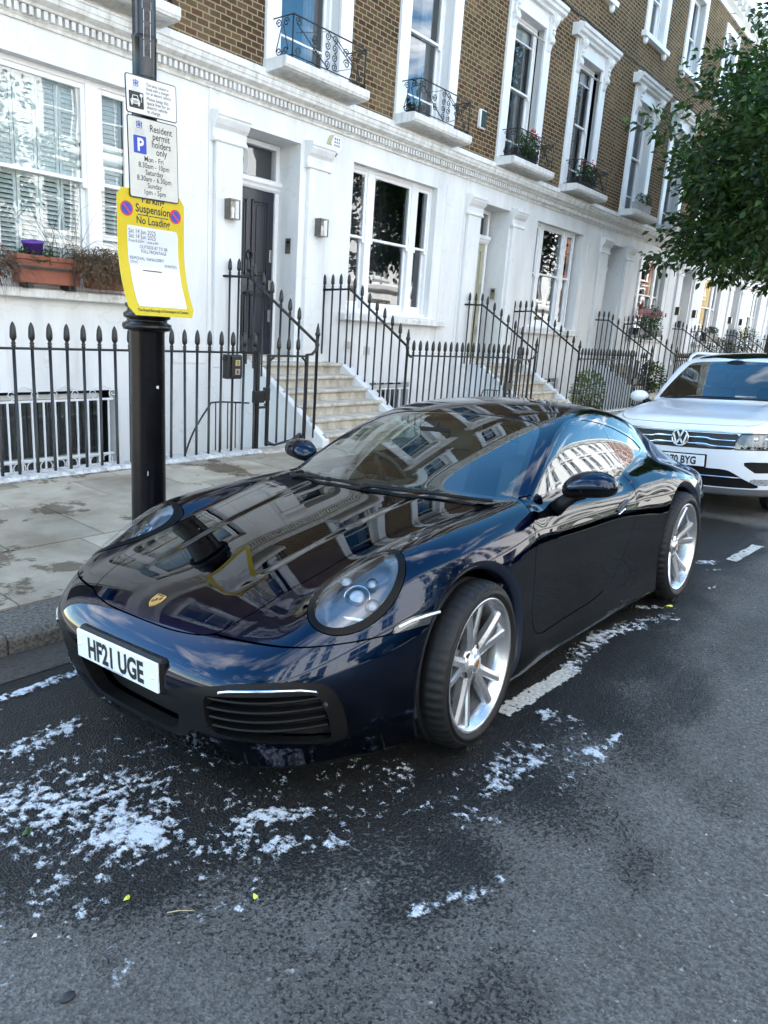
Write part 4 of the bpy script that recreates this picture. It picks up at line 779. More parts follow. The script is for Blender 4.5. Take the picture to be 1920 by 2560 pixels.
# bent yellow suspension board
t = thing('suspension_board', 'bent yellow parking suspension board, lowest on the post', 'sign', (2.385, 3.842, 1.645)); W, Hh = .432, .66
def bend(u, v, o=0):
    q = max(0, .40-v); return (u, -.30*q*q/.40-o-.012*math.sin(u/W*math.pi)*q, v-.03*q*q)
def board(x0, x1, z0, z1, r, o, th, m, name, parent=t):
    mb = MB(); n = 16; vs = []; fs = []
    for i in range(n+1):
        z = z0+(z1-z0)*i/n; e = min(z-z0, z1-z); ins = r-math.sqrt(max(0, r*r-(r-e)**2)) if e < r else 0
        for x in (x0+ins, x1-ins):
            for oo in (o, o-th): vs.append(bend(x, z, oo))
    for i in range(n):
        b = i*4; fs += [(b, b+2, b+6, b+4), (b+1, b+5, b+7, b+3), (b, b+4, b+5, b+1), (b+2, b+3, b+7, b+6)]
    fs += [(0, 1, 3, 2), (n*4, n*4+2, n*4+3, n*4+1)]; mb.add(vs, fs); return mb.build(name, m, parent)
board(0, W, 0, Hh, .03, .004, .004, YEL, 'board')
board(.062, W-.042, .048, .463, .006, .0046, .0005, SWHITE, 'white_panel'); board(.058, W-.05, .262, .472, .004, .0052, .0004, mat('paper_notice', (.58, .61, .66), .5), 'paper_notice')
F3 = lambda u, v: bend(u, v, .0058); F4 = lambda u, v: bend(u, v, .0048); mb = MB()
add_text(mb, 'Parking', .225, Hh-.060, .058, 0, 'CENTER', .0012, .86, F4); add_text(mb, 'Suspension', .225, Hh-.112, .060, 0, 'CENTER', .0012, .84, F4); add_text(mb, 'No Loading', .225, Hh-.172, .055, 0, 'CENTER', .001, .84, F4)
mb2 = MB(); mb2.add([F4(a, b) for a, b in ((.125, Hh-.1285), (.325, Hh-.1285), (.325, Hh-.1235), (.125, Hh-.1235))], [(0, 1, 2, 3)]); mb2.build('rule', INK, t)
for s, u, v, z, al in (('Sat 14 Jun 2025', .066, .434, .033, 'LEFT'), ('Sat 14 Jun 2025', .066, .408, .033, 'LEFT'), ('From 8.30AM   Until 6.PM', .066, .386, .021, 'LEFT'), ('OUTSIDE 87 TO 88', .225, .358, .026, 'CENTER'), ('FULL FRONTAGE', .225, .334, .026, 'CENTER'), ('REMOVAL VAN/LORRY', .066, .294, .026, 'LEFT'), ('337457', .066, .274, .020, 'LEFT'), ('05/06/2025', .372, .270, .022, 'RIGHT')): add_text(mb, s, u, v, z, 0, al, 0, .84, F3)
mb2 = MB(); mb2.add([F3(a, b) for a, b in ((.14, .238), (.265, .238), (.265, .243), (.14, .243))], [(0, 1, 2, 3)]); mb2.build('slot', INK, t)
add_text(mb, 'The Royal Borough of Kensington & Chelsea', .218, .022, .0205, 0, 'CENTER', .0003, .9, F4); mb.build('lettering', INK, t)
for u in (.058, .372):
    mb = MB(); k = 24; v0 = Hh-.105
    for m_, r0, r1, o in ((0, 0, .0395, .0044), (1, 0, .031, .0048)): mb.add([bend(u+r1*math.cos(i*2*math.pi/k), v0+r1*math.sin(i*2*math.pi/k), o) for i in range(k)], [list(range(k))], m_)
    c, s = math.cos(2.35), math.sin(2.35); mb.add([bend(u+a*c-b*s, v0+a*s+b*c, .0052) for a, b in ((-.033, -.0045), (.033, -.0045), (.033, .0045), (-.033, .0045))], [(0, 1, 2, 3)], 0)
    mb.build('no_waiting_disc', [RED, BLUE], t)
# ---------------------------------------------------------------- plants
def leaf_mat(name, c, var=.5, vs=1.2, trans=.35, rough=.5):
    m = mat(name, c, rough, var=var, vscale=vs); t = m.node_tree; p = t.nodes['Principled BSDF']; L = t.links
    tr = t.nodes.new('ShaderNodeBsdfTranslucent'); mx = t.nodes.new('ShaderNodeMixShader'); mx.inputs[0].default_value = trans
    src = p.inputs['Base Color'].links[0].from_socket; sc = t.nodes.new('ShaderNodeMixRGB'); sc.blend_type = 'MULTIPLY'; sc.inputs[0].default_value = 1; sc.inputs[2].default_value = (1.5, 1.6, .6, 1)
    L.new(src, sc.inputs[1]); L.new(sc.outputs[0], tr.inputs[0]); L.new(p.outputs[0], mx.inputs[1]); L.new(tr.outputs[0], mx.inputs[2]); L.new(mx.outputs[0], t.nodes['Material Output'].inputs[0]); return m
def leaves(name, C, size, mats, parent=None, droop=.3, out=None, aspect=.5, seed=0, mi=None, flat=0):
    """one leaf (folded, 6 vertices) at each point of C"""
    rs = np.random.RandomState(seed); n = len(C); C = np.asarray(C, float)
    d = rs.randn(n, 3)*.7
    if out is not None: d += out*1.3
    d[:, 2] -= droop; d /= np.linalg.norm(d, axis=1)[:, None]
    up = rs.randn(n, 3)*.55+np.array([0, 0, 1.0]); s = np.cross(d, up); s /= np.maximum(np.linalg.norm(s, axis=1), 1e-6)[:, None]; nrm = np.cross(s, d)
    L = size*rs.uniform(.65, 1.25, n)[:, None]; w = L*aspect*.5
    V = np.stack([C, C+d*L*.42+s*w+nrm*L*.08, C+d*L*.42-s*w+nrm*L*.08, C+d*L*.5, C+d*L*.8+s*w*.55-nrm*L*.02, C+d*L*.8-s*w*.55-nrm*L*.02, C+d*L-nrm*L*.12], 1).reshape(-1, 3)
    b = np.arange(n)[:, None]*7
    F = np.concatenate([np.stack([b+0, b+3, b+1], -1).reshape(-1, 3), np.stack([b+0, b+2, b+3], -1).reshape(-1, 3), np.stack([b+1, b+3, b+4], -1).reshape(-1, 3), np.stack([b+2, b+5, b+3], -1).reshape(-1, 3), np.stack([b+3, b+6, b+4], -1).reshape(-1, 3), np.stack([b+3, b+5, b+6], -1).reshape(-1, 3)])
    me = bpy.data.meshes.new(name); me.vertices.add(len(V)); me.vertices.foreach_set('co', V.ravel()); me.loops.add(len(F)*3); me.loops.foreach_set('vertex_index', F.ravel().astype(np.int32)); me.polygons.add(len(F))
    me.polygons.foreach_set('loop_start', np.arange(len(F), dtype=np.int32)*3); me.polygons.foreach_set('use_smooth', np.ones(len(F), bool))
    mats = mats if isinstance(mats, list) else [mats]
    for m in mats: me.materials.append(m)
    if len(mats) > 1:
        mm = rs.randint(0, len(mats), n) if mi is None else mi; me.polygons.foreach_set('material_index', np.tile(mm, 6).astype(np.int32))
    me.update(calc_edges=True); me.validate(); return link(name, me, parent)
LEAF = [leaf_mat('dark_cherry_leaf', (.030, .070, .020)), leaf_mat('mid_cherry_leaf', (.050, .105, .026)), leaf_mat('fresh_cherry_leaf', (.085, .165, .036))]
BARK = mat('grey_brown_bark', (.10, .075, .055), .9, var=.5, vscale=8, bump=.8, bscale=18, stretch=(1, 1, .3))
def blob_pts(rs, c, r, n):
    d = rs.randn(n, 3); d /= np.linalg.norm(d, axis=1)[:, None]; q = rs.uniform(0, 1, n)**.4; return np.array(c)+d*q[:, None]*np.array(r), d
def street_tree(label, x, y, cz, rad, trunk_h, nclump, per, seed, size, zmin, keep=None, group=None, lean=0):
    rs = np.random.RandomState(seed); t = thing('street_tree', label, 'tree', (x, y, 0), group=group); mb = MB()
    mb.tube([(0, 0, -.05), (.03, .0, .8), (-.02, .04, 1.8), (.02, .02, trunk_h)], [.20, .16, .145, .13], 12); mb.build('trunk', BARK, t)
    d = rs.randn(nclump, 3); d /= np.linalg.norm(d, axis=1)[:, None]; q = rs.uniform(.1, 1, nclump)**.33
    lump = 1+.22*np.sin(d[:, 0]*4.1+1)+.18*np.sin(d[:, 1]*5.3+seed)+.16*np.sin(d[:, 2]*7.1)+.10*rs.randn(nclump)
    K = d*(q*lump)[:, None]*np.array(rad); K[:, 2] = cz+K[:, 2]; K[:, 0] += lean*np.clip(K[:, 2]-3.2, 0, 9); m = K[:, 2] > zmin+.15*rs.rand(nclump); K = K[m]; d = d[m]
    if keep is not None: m = keep(K); K = K[m]; d = d[m]
    mb = MB()
    for i in range(0, len(K), max(1, len(K)//46)):
        a = Vector((rs.uniform(-.05, .05), rs.uniform(-.05, .05), trunk_h-.1+rs.uniform(-.2, .3))); b = Vector(K[i]); mid = a.lerp(b, .5)+Vector((0, 0, .25))
        mb.tube([a, a.lerp(mid, .5), mid, mid.lerp(b, .5), b], [.06, .045, .03, .018, .007], 5)
    mb.build('limbs', BARK, t)
    C = []; O = []; M = []
    for i in range(len(K)):
        n = per; cr2 = rs.uniform(.26, .52)
        e = rs.randn(n, 3)*np.array([1, 1, .55])*cr2*.62; C.append(K[i]+e); o = e/np.maximum(np.linalg.norm(e, axis=1), .01)[:, None]+d[i]*.4; O.append(o); M.append(rs.choice(3, n, p=[.5, .36, .14] if rs.rand() < .75 else [.2, .4, .4]))
    leaves('crown', np.concatenate(C), size, LEAF, t, .45, np.concatenate(O), .52, seed, np.concatenate(M)); return t
street_tree('leafy dark green street tree leaning over the pavement at right', 18.9, 3.95, 5.2, (5.0, 2.5, 5.0), 2.9, 760, 80, 4, .165, 3.15, lean=.42)
TERRA = mat('terracotta_plastic', (.30, .095, .055), .6, var=.25, vscale=6); PURP = mat('purple_plastic', (.10, .035, .26), .45); DRY = mat('dry_plant', (.16, .11, .07), .9, var=.5, vscale=20); DRY2 = mat('dead_leaves', (.22, .13, .06), .9, var=.5, vscale=15)
SOIL = mat('potting_soil', (.03, .022, .015), .95, bump=.8, bscale=60)
def taper(mb, x0, x1, y0, y1, z0, z1, t=.03, m=0):
    mb.add([(x0+t, y0+t, z0), (x1-t, y0+t, z0), (x1-t, y1-t, z0), (x0+t, y1-t, z0), (x0, y0, z1), (x1, y0, z1), (x1, y1, z1), (x0, y1, z1)], [(0, 3, 2, 1), (4, 5, 6, 7), (0, 1, 5, 4), (1, 2, 6, 5), (2, 3, 7, 6), (3, 0, 4, 7)], m)
t = thing('window_trough', 'long terracotta trough on the left window sill', 'planter', (3.88, 8.22, 1.80)); mb = MB(); taper(mb, 0, .72, -.11, .11, .05, .33, .022); mb.box(-.012, .732, -.122, .122, .285, .34); mb.build('trough', TERRA, t, bevel=.008); mb = MB(); mb.box(.01, .71, -.1, .1, .30, .342); mb.build('soil', SOIL, t)
for a in (.1, .56): mb = MB(); mb.box(a, a+.06, -.1, .1, 0, .05); mb.build('foot', IRON, t)
mb = MB(); mb.box(-.3, .78, -.135, -.125, .20, .225); mb.box(.60, .625, -.138, -.128, .0, .22); mb.build('retaining_strap', IRON, t)
t = thing('window_trough', 'terracotta trough under the dead plants beside the sign post', 'planter', (4.70, 8.22, 1.80)); mb = MB(); taper(mb, 0, .6, -.11, .11, .05, .33, .022); mb.box(-.012, .612, -.122, .122, .285, .34); mb.build('trough', TERRA, t, bevel=.008); mb = MB(); mb.box(.01, .59, -.1, .1, .30, .342); mb.build('soil', SOIL, t)
t = thing('purple_pot', 'small purple pot tipped inside the terracotta trough', 'pot', (4.10, 8.20, 2.12)); t.rotation_euler = (.1, -.12, 0); mb = MB(); mb.lathe([(0, 0), (.08, 0), (.105, .14), (.115, .142), (.115, .165), (.105, .165), (.10, .13), (0, .13)], n=20); mb.build('pot', PURP, t)
GRN = leaf_mat('garden_green_leaf', (.06, .12, .03), vs=8); LIME = leaf_mat('yellow_green_leaf', (.26, .34, .03), vs=8, trans=.45); DKG = leaf_mat('box_hedge_leaf', (.022, .050, .014), vs=10)
rs = np.random.RandomState(2)
def twigs(mb, c, n, ln, spread, r=.0028, down=0):
    for i in range(n):
        a = Vector(c)+Vector((rs.uniform(-1, 1)*spread[0], rs.uniform(-1, 1)*spread[1], 0)); p = [a]; d = Vector((rs.randn()*.35, rs.randn()*.35-.15, 1 if not down else rs.uniform(-.2, .6))).normalized()
        for k in range(5): d = (d+Vector(rs.randn(3)*.28)+Vector((0, 0, -down*.32*k))).normalized(); p.append(p[-1]+d*ln*rs.uniform(.12, .25))
        mb.tube(p, [r, r, r*.8, r*.7, r*.5, r*.3], 3)
t = thing('dead_plant', 'brown dried out plant spilling over the sill by the yellow board', 'plant', (4.85, 8.18, 2.12)); mb = MB(); twigs(mb, (-.05, -.05, 0), 420, .42, (.30, .09), .0028, 1.0); mb.build('stems', DRY, t); p_, o_ = blob_pts(rs, (-.02, -.12, -.05), (.36, .15, .22), 1500); leaves('dead_leaves', p_, .035, [DRY, DRY2], t, .8, o_, .6, 3)
t = thing('dead_plant', 'brown dried out plant at the left end of the sill', 'plant', (3.55, 8.18, 2.1)); mb = MB(); twigs(mb, (0, -.05, -.1), 260, .4, (.25, .1), .0028, .9); mb.build('stems', DRY, t); p_, o_ = blob_pts(rs, (0, -.1, -.08), (.3, .14, .2), 700); leaves('dead_leaves', p_, .035, [DRY, DRY2], t, .8, o_, .6, 4)
t = thing('bare_twigs', 'thin bare upright twigs growing from the terracotta trough', 'plant', (4.42, 8.2, 2.12)); mb = MB(); twigs(mb, (0, 0, 0), 26, .75, (.2, .05), .003); mb.build('stems', DRY, t)
t = thing('trough_greens', 'low green weeds around the purple pot', 'plant', (4.12, 8.16, 2.14)); p_, o_ = blob_pts(rs, (0, 0, .0), (.24, .1, .07), 420); leaves('foliage', p_, .035, GRN, t, .1, o_, .6, 5)
FLOW = {'red': mat('red_petals', (.62, .02, .03), .6), 'pink': mat('pink_petals', (.72, .36, .38), .6), 'coral': mat('coral_petals', (.70, .13, .09), .6)}
def flower_box(x, y, z, w, label, col, plabel, h=.2, fol=GRN, nf=60, hang=.1, box=IRON, up=.22):
    t = thing('window_box', label, 'planter', (x, y, z)); mb = MB(); taper(mb, -w/2, w/2, -.09, .09, 0, h, .015); mb.build('box', box, t, bevel=.006)
    t = thing('flowering_plant' if col else 'box_hedge', plabel, 'plant', (x, y, z+h)); p_, o_ = blob_pts(rs, (0, -.03, up*.45), (w*.5, .15, up*.6+hang), int(900*w)+200); leaves('foliage', p_, .05 if col else .028, fol, t, .3, o_, .7, int(x*7))
    if col:
        P = []
        for i in range(nf//8): c = np.array([rs.uniform(-.5, .5)*w, rs.uniform(-.16, .02), up+rs.uniform(-.05, .12)]); P.append(c+rs.randn(26, 3)*.03)
        P = np.concatenate(P); leaves('blooms', P, .045, FLOW[col], t, -.3, None, .95, 6)
flower_box(14.05, 8.10, 4.985, .8, 'black box behind the balcony iron of the first geranium window', 'red', 'bright red geraniums behind the first balcony railing with flowers', nf=24)
flower_box(16.90, 8.10, 4.985, .8, 'black box behind the balcony iron of the second geranium window', 'coral', 'coral red geraniums behind the second balcony railing with flowers', nf=28)
LEAD = mat('pale_lead_planter', (.40, .39, .38), .7, var=.25, vscale=8)
flower_box(20.35, 8.05, 4.985, .95, 'pale stone planter on the balcony without railing', None, 'clipped box hedge in the pale planter upstairs', h=.2, fol=DKG, hang=0, box=LEAD, up=.24)
flower_box(23.2, 8.05, 4.985, .9, 'dark planter on the upstairs balcony nearest the tree crown', None, 'clipped box hedge upstairs nearest the tree crown', h=.2, fol=DKG, hang=0, up=.24)
flower_box(22.45, 8.15, 1.87, 2.0, 'long dark window box under the pink flowers', 'pink', 'bushy pink flowers hanging over the ground floor sill', nf=190, hang=.26, up=.40, h=.2)
flower_box(28.7, 8.15, 1.86, 1.5, 'dark window box on the sill beyond the pink flowers', None, 'low box plant on the sill beyond the pink flowers', h=.3, fol=DKG, hang=0)
def bush(x, y, z, r, n, label, m, size=.05, name='shrub', seed=1, stem=True):
    t = thing(name, label, 'shrub', (x, y, z)); r_ = np.random.RandomState(seed); p_, o_ = blob_pts(r_, (0, 0, r[2]), r, n); leaves('foliage', p_, size, m, t, .25, o_, .55, seed)
    if stem:
        mb = MB()
        for i in range(9): a = r_.uniform(-1, 1, 3)*np.array(r)*.7; mb.tube([(0, 0, -.6), (a[0]*.4, a[1]*.4, r[2]*.6), (a[0], a[1], r[2]+a[2]*.6)], [.012, .009, .004], 5)
        mb.build('stems', BARK, t)
bush(16.9, 7.35, -.15, (.72, .3, .55), 1500, 'yellow green shrub growing behind the railing above the blue roof', [LIME, GRN], .075, seed=5)
bush(20.3, 7.1, .35, (.6, .35, .42), 900, 'loose green shrub behind the railing above the white bonnet', [GRN, DKG], .08, seed=6)
for i, (x, y, z, r, l) in enumerate(((27.9, 7.5, 1.05, .52, 'round clipped box ball, nearer of the two above the white roof'), (32.4, 7.9, 1.45, .60, 'round clipped box ball, farther one near the right edge'))):
    bush(x, y, z, (r, r, r*.92), 2600, l, DKG, .05, 'box_ball', 8+i, False); t = thing('plant_pot', 'dark pot under the '+('nearer' if i == 0 else 'farther')+' clipped box ball', 'pot', (x, y, z-.45)); mb = MB(); mb.lathe([(0, -.9), (.24, -.9), (.28, .5), (.3, .5), (.3, .56), (.2, .56), (0, .5)], n=16); mb.build('pot', IRON, t)
# loose things on the road
def ground_leaf(x, y, s, a, m, label, name='fallen_leaf', cat='leaf', group=None, asp=.6):
    mb = MB(); n = 10; z = road_z(y)+.006; c, d = math.cos(a), math.sin(a); pts = [(s*math.cos(q), s*asp*math.sin(q)*(1-.4*math.cos(q))) for q in [i*2*math.pi/n for i in range(n)]]
    mb.add([(x+u*c-v*d, y+u*d+v*c, z+.004*math.sin(i*1.3)) for i, (u, v) in enumerate(pts)]+[(x, y, z+.007)], [(i, (i+1) % n, n) for i in range(n)]); tag(mb.build(name, m), label, cat, group)
LF = mat('yellow_leaf', (.55, .60, .05), .6); TAN = mat('straw', (.45, .36, .18), .8); BLK = mat('dark_flake', (.016, .017, .022), .6)
ground_leaf(.99, 1.61, .012, .3, LF, 'tiny yellow leaf lying nearest the left foam'); ground_leaf(1.235, 1.34, .011, 1.2, LF, 'tiny yellow leaf lying centre below the bumper'); ground_leaf(4.68, 1.30, .035, 2.6, LF, 'narrow yellow leaf lying behind the rear wheel', asp=.3)
ground_leaf(.95, 2.12, .02, .5, GRN, 'crumpled green leaf in the large foam patch'); ground_leaf(.83, 1.445, .016, .9, BLK, 'dark narrow leaf lying on the dry asphalt', asp=.35); ground_leaf(.752, 1.672, .008, .2, mat('white_pebble', (.8, .8, .76), .6), 'white flat pebble at the left edge', 'pebble', 'pebble')
mb = MB(); z = road_z(1.45)+.006; mb.tube([(1.03, 1.475, z), (1.055, 1.455, z+.003), (1.085, 1.425, z+.002)], [.0022, .0016, .001], 4); tag(mb.build('straw_stalk', TAN), 'thin straw stalk lying on the asphalt below the bumper', 'stalk')
mb = MB(); n = 9; z = road_z(1.43); mb.sphere((.712, 1.425, z+.006), .020, n=10, sx=1.0, sy=.72, sz=.42); tag(mb.build('dark_stone', BLK), 'flat dark stone at the bottom left corner', 'stone')
# ---------------------------------------------------------------- sports car body as a smooth implicit surface
def spl(xs, ys):
    """natural cubic spline, linear outside"""
    xs = np.array(xs, float); ys = np.array(ys, float)
    if xs[0] > xs[-1]: xs = xs[::-1]; ys = ys[::-1]
    n = len(xs); h = np.diff(xs); A = np.eye(n); b = np.zeros(n)
    for i in range(1, n-1):
        A[i, i-1] = h[i-1]; A[i, i] = 2*(h[i-1]+h[i]); A[i, i+1] = h[i]
        b[i] = 6*((ys[i+1]-ys[i])/h[i]-(ys[i]-ys[i-1])/h[i-1])
    m = np.linalg.solve(A, b)
    s0 = (ys[1]-ys[0])/h[0]-h[0]*(2*m[0]+m[1])/6
    s1 = (ys[-1]-ys[-2])/h[-1]+h[-1]*(m[-2]+2*m[-1])/6
    def f(x):
        x = np.asarray(x, float)
        i = np.clip(np.searchsorted(xs, x)-1, 0, n-2)
        a = xs[i+1]-x; c = x-xs[i]; hh = h[i]
        v = (m[i]*a**3+m[i+1]*c**3)/(6*hh)+(ys[i]/hh-m[i]*hh/6)*a+(ys[i+1]/hh-m[i+1]*hh/6)*c
        v = np.where(x < xs[0], ys[0]+s0*(x-xs[0]), v)
        return np.where(x > xs[-1], ys[-1]+s1*(x-xs[-1]), v)
    return f
def smax(a, b, k): return .5*(a+b+np.sqrt((a-b)**2+k*k))
def smin(a, b, k): return .5*(a+b-np.sqrt((a-b)**2+k*k))
def sstep(a, b, x):
    t = np.clip((x-a)/(b-a), 0, 1); return t*t*t*(t*(6*t-15)+10)
HOODZ = spl([1.06,.98,.90,.80,.6,.3,0,-.32,-.6,-1.2,-2.0,-2.6,-3.0,-3.3,-3.5], [.535,.582,.622,.662,.718,.792,.853,.905,.93,.93,.90,.86,.83,.80,.77])
FENZ = spl([1.0,.9,.8,.65,.5,.35,.2,0,-.3,-.6,-1.0], [.50,.570,.634,.716,.782,.830,.856,.874,.889,.90,.905])
FENY = spl([1.0,.8,.4,0,-.6], [.62,.66,.712,.722,.728])
HAUZ = spl([-1.2,-1.6,-1.9,-2.2,-2.45,-2.8,-3.1,-3.4,-3.6], [.80,.855,.875,.875,.855,.795,.72,.63,.56])
HAUY = spl([-1.2,-1.9,-2.45,-3.0,-3.5], [.71,.73,.745,.72,.66])
WMAX = spl([1.1,.9,.6,.3,0,-.3,-.7,-1.2,-1.6,-2.0,-2.45,-2.8,-3.2,-3.5], [.90,.905,.908,.911,.912,.897,.868,.866,.878,.906,.926,.905,.82,.74])
WPF = spl([.1,.22,.35,.55,.70,.85,1.0], [-.05,-.022,-.006,0,-.012,-.055,-.13])      # side section over the front wheel
WPD = spl([.1,.2,.3,.45,.6,.7,.8,.9,1.0], [-.03,.004,-.004,-.006,0,-.006,-.026,-.068,-.13])   # door
WPR = spl([.1,.25,.4,.55,.68,.8,.9,1.0], [-.035,-.012,-.001,0,-.012,-.043,-.095,-.17])
NOSEX = spl([.05,.12,.2,.3,.38,.44,.50,.56,.62,.70], [.93,.945,.972,1.002,1.029,1.040,1.034,1.006,.955,.85])
TAILX = spl([.1,.3,.5,.65,.78,.9], [-3.36,-3.44,-3.50,-3.50,-3.46,-3.38])
ROOFZ = spl([-.1,-.32,-.6,-.9,-1.2,-1.35,-1.5,-1.7,-1.9,-2.1,-2.3,-2.6,-2.9,-3.1,-3.3,-3.5], [.80,.90,1.022,1.138,1.236,1.272,1.292,1.299,1.288,1.258,1.208,1.105,.99,.912,.84,.775])
ROOFD = spl([-.1,-.4,-.7,-1.0,-1.3,-1.7,-2.1,-2.5,-2.9,-3.3], [.33,.26,.175,.125,.11,.13,.15,.17,.15,.10])
GWX = spl([-.1,-.4,-.7,-1.1,-1.5,-1.9,-2.2,-2.5,-2.8,-3.2,-3.5], [-.05,.0,.012,.010,-.002,-.025,-.06,-.115,-.18,-.27,-.34])
GWZ = spl([.7,.85,.95,1.05,1.15,1.25,1.4], [.80,.762,.727,.685,.637,.582,.48])
def body_f(P, parts=False):
    x, y, z = P[..., 0], np.abs(P[..., 1]), P[..., 2]
    y2 = y*y
    hood = HOODZ(x)-.05*y2-.10*y2*y2+.008*sstep(.85, .45, x)*(sstep(-.032, .032, y-.305+.07*(x-.1))-.5)
    cf = 3.0; dy = y-FENY(x)
    fen = FENZ(x)-cf*dy*dy/(1+.8*np.abs(dy))
    dyr = y-HAUY(x)
    hau = HAUZ(x)-2.6*dyr*dyr/(1+.5*np.abs(dyr))
    wf = sstep(-1.3, -.5, x)
    T = smax(hood, np.where(x > -1.3, fen, -1)*1.0-(1-wf)*.5, .022)
    T = smax(T, hau-sstep(-1.9, -1.1, x)*.6, .05)
    W = WMAX(x)+WPD(z)
    a = sstep(-.62, -.12, x); b = 1-sstep(-2.25, -1.35, x)
    W = WMAX(x)+WPD(z)*(1-a)*(1-b)+WPF(z)*a+WPR(z)*b
    lo = smax((z-T)*.9, y-W, .055)
    yy = np.sqrt(y2+1e-6)
    pl = .65*(yy/.9)**5.5*(1+.0*z)+.03*y2+.22*sstep(.32, .10, z)*y2*yy
    lo = smax(lo, x-(NOSEX(z)-pl), .085)
    plt = .30*(yy/.9)**5+.05*y2
    lo = smax(lo, (TAILX(z)+plt)-x, .06)
    lo = smax(lo, .148-.025*sstep(.3, .85, y)-z, .012)
    R = ROOFZ(x)-ROOFD(x)*y2*(1+.25*y2)
    V = GWZ(z)+GWX(x)
    g = smax((z-R)*.93, (y-V)*.9, .03)
    g = smax(g, (.62-z), .02)
    k = .02+.08*(1-sstep(-2.6, -1.7, x))
    return smin(lo, g, k)
def fgrad(fun, P, e=1e-4):
    g = np.empty_like(P)
    for i in range(3):
        d = np.zeros(3); d[i] = e
        g[..., i] = (fun(P+d)-fun(P-d))/(2*e)
    return g
def nets(fun, lo, hi, h):
    """surface nets with vertices pulled exactly onto the surface and exact normals"""
    xs, ys, zs = [np.arange(lo[i], hi[i], h) for i in range(3)]
    G = np.stack(np.meshgrid(xs, ys, zs, indexing='ij'), -1)
    s = np.concatenate([fun(G[i:i+40]) for i in range(0, len(xs), 40)]) < 0
    nx, ny, nz = s.shape; c = np.zeros((nx-1, ny-1, nz-1), int)
    for i in (0, 1):
        for j in (0, 1):
            for k in (0, 1): c += s[i:nx-1+i, j:ny-1+j, k:nz-1+k]
    act = (c > 0) & (c < 8); idx = -np.ones(act.shape, int); idx[act] = np.arange(act.sum())
    P = np.argwhere(act)*h+np.array([xs[0], ys[0], zs[0]])+h/2
    for _ in range(7):
        g = fgrad(fun, P); f = fun(P); P = P-np.clip((f/np.maximum((g*g).sum(-1), .2))[:, None]*g, -h, h)
    Q = []
    for ax in range(3):
        a = s.take(range(s.shape[ax]-1), ax); b = s.take(range(1, s.shape[ax]), ax); u, v = (ax+1) % 3, (ax+2) % 3
        E = np.argwhere(a != b); m = (E[:, u] > 0) & (E[:, v] > 0) & (E[:, u] < s.shape[u]-1) & (E[:, v] < s.shape[v]-1); E = E[m]; q = []
        for du, dv in ((-1, -1), (0, -1), (0, 0), (-1, 0)):
            t = E.copy(); t[:, u] += du; t[:, v] += dv; q.append(idx[t[:, 0], t[:, 1], t[:, 2]])
        q = np.stack(q, 1); fl = ~s[E[:, 0], E[:, 1], E[:, 2]]; q[fl] = q[fl][:, ::-1]; Q.append(q[q.min(1) >= 0])
    N = fgrad(fun, P); N /= np.linalg.norm(N, axis=1)[:, None]
    return P, N, np.concatenate(Q).tolist()
class Surf:
    def __init__(s, P, N, F): s.P = P; s.N = N; s.F = F
def cut(S, v):
    """keep the part where v < 0, splitting faces along v = 0"""
    neg = v < 0; n0 = len(S.P); nP = []; nN = []; cache = {}; out = []
    cnt = neg.tolist(); vl = v
    def mid(a, b):
        k = (a, b) if a < b else (b, a)
        if k not in cache:
            a_, b_ = k; t = vl[a_]/(vl[a_]-vl[b_]); cache[k] = n0+len(nP); nP.append(S.P[a_]*(1-t)+S.P[b_]*t); m = S.N[a_]*(1-t)+S.N[b_]*t; nN.append(m/max(np.linalg.norm(m), 1e-9))
        return cache[k]
    for f in S.F:
        c = sum(cnt[i] for i in f)
        if c == len(f): out.append(f)
        elif c:
            g = []
            for i, a in enumerate(f):
                b = f[(i+1) % len(f)]
                if cnt[a]: g.append(a)
                if cnt[a] != cnt[b]: g.append(mid(a, b))
            if len(g) > 2: out.append(g)
    return Surf(np.concatenate([S.P, nP]) if nP else S.P, np.concatenate([S.N, nN]) if nN else S.N, out)
def split(S, fun, gap=.0):
    v = fun(S.P); return cut(S, v+gap), cut(S, gap-v)
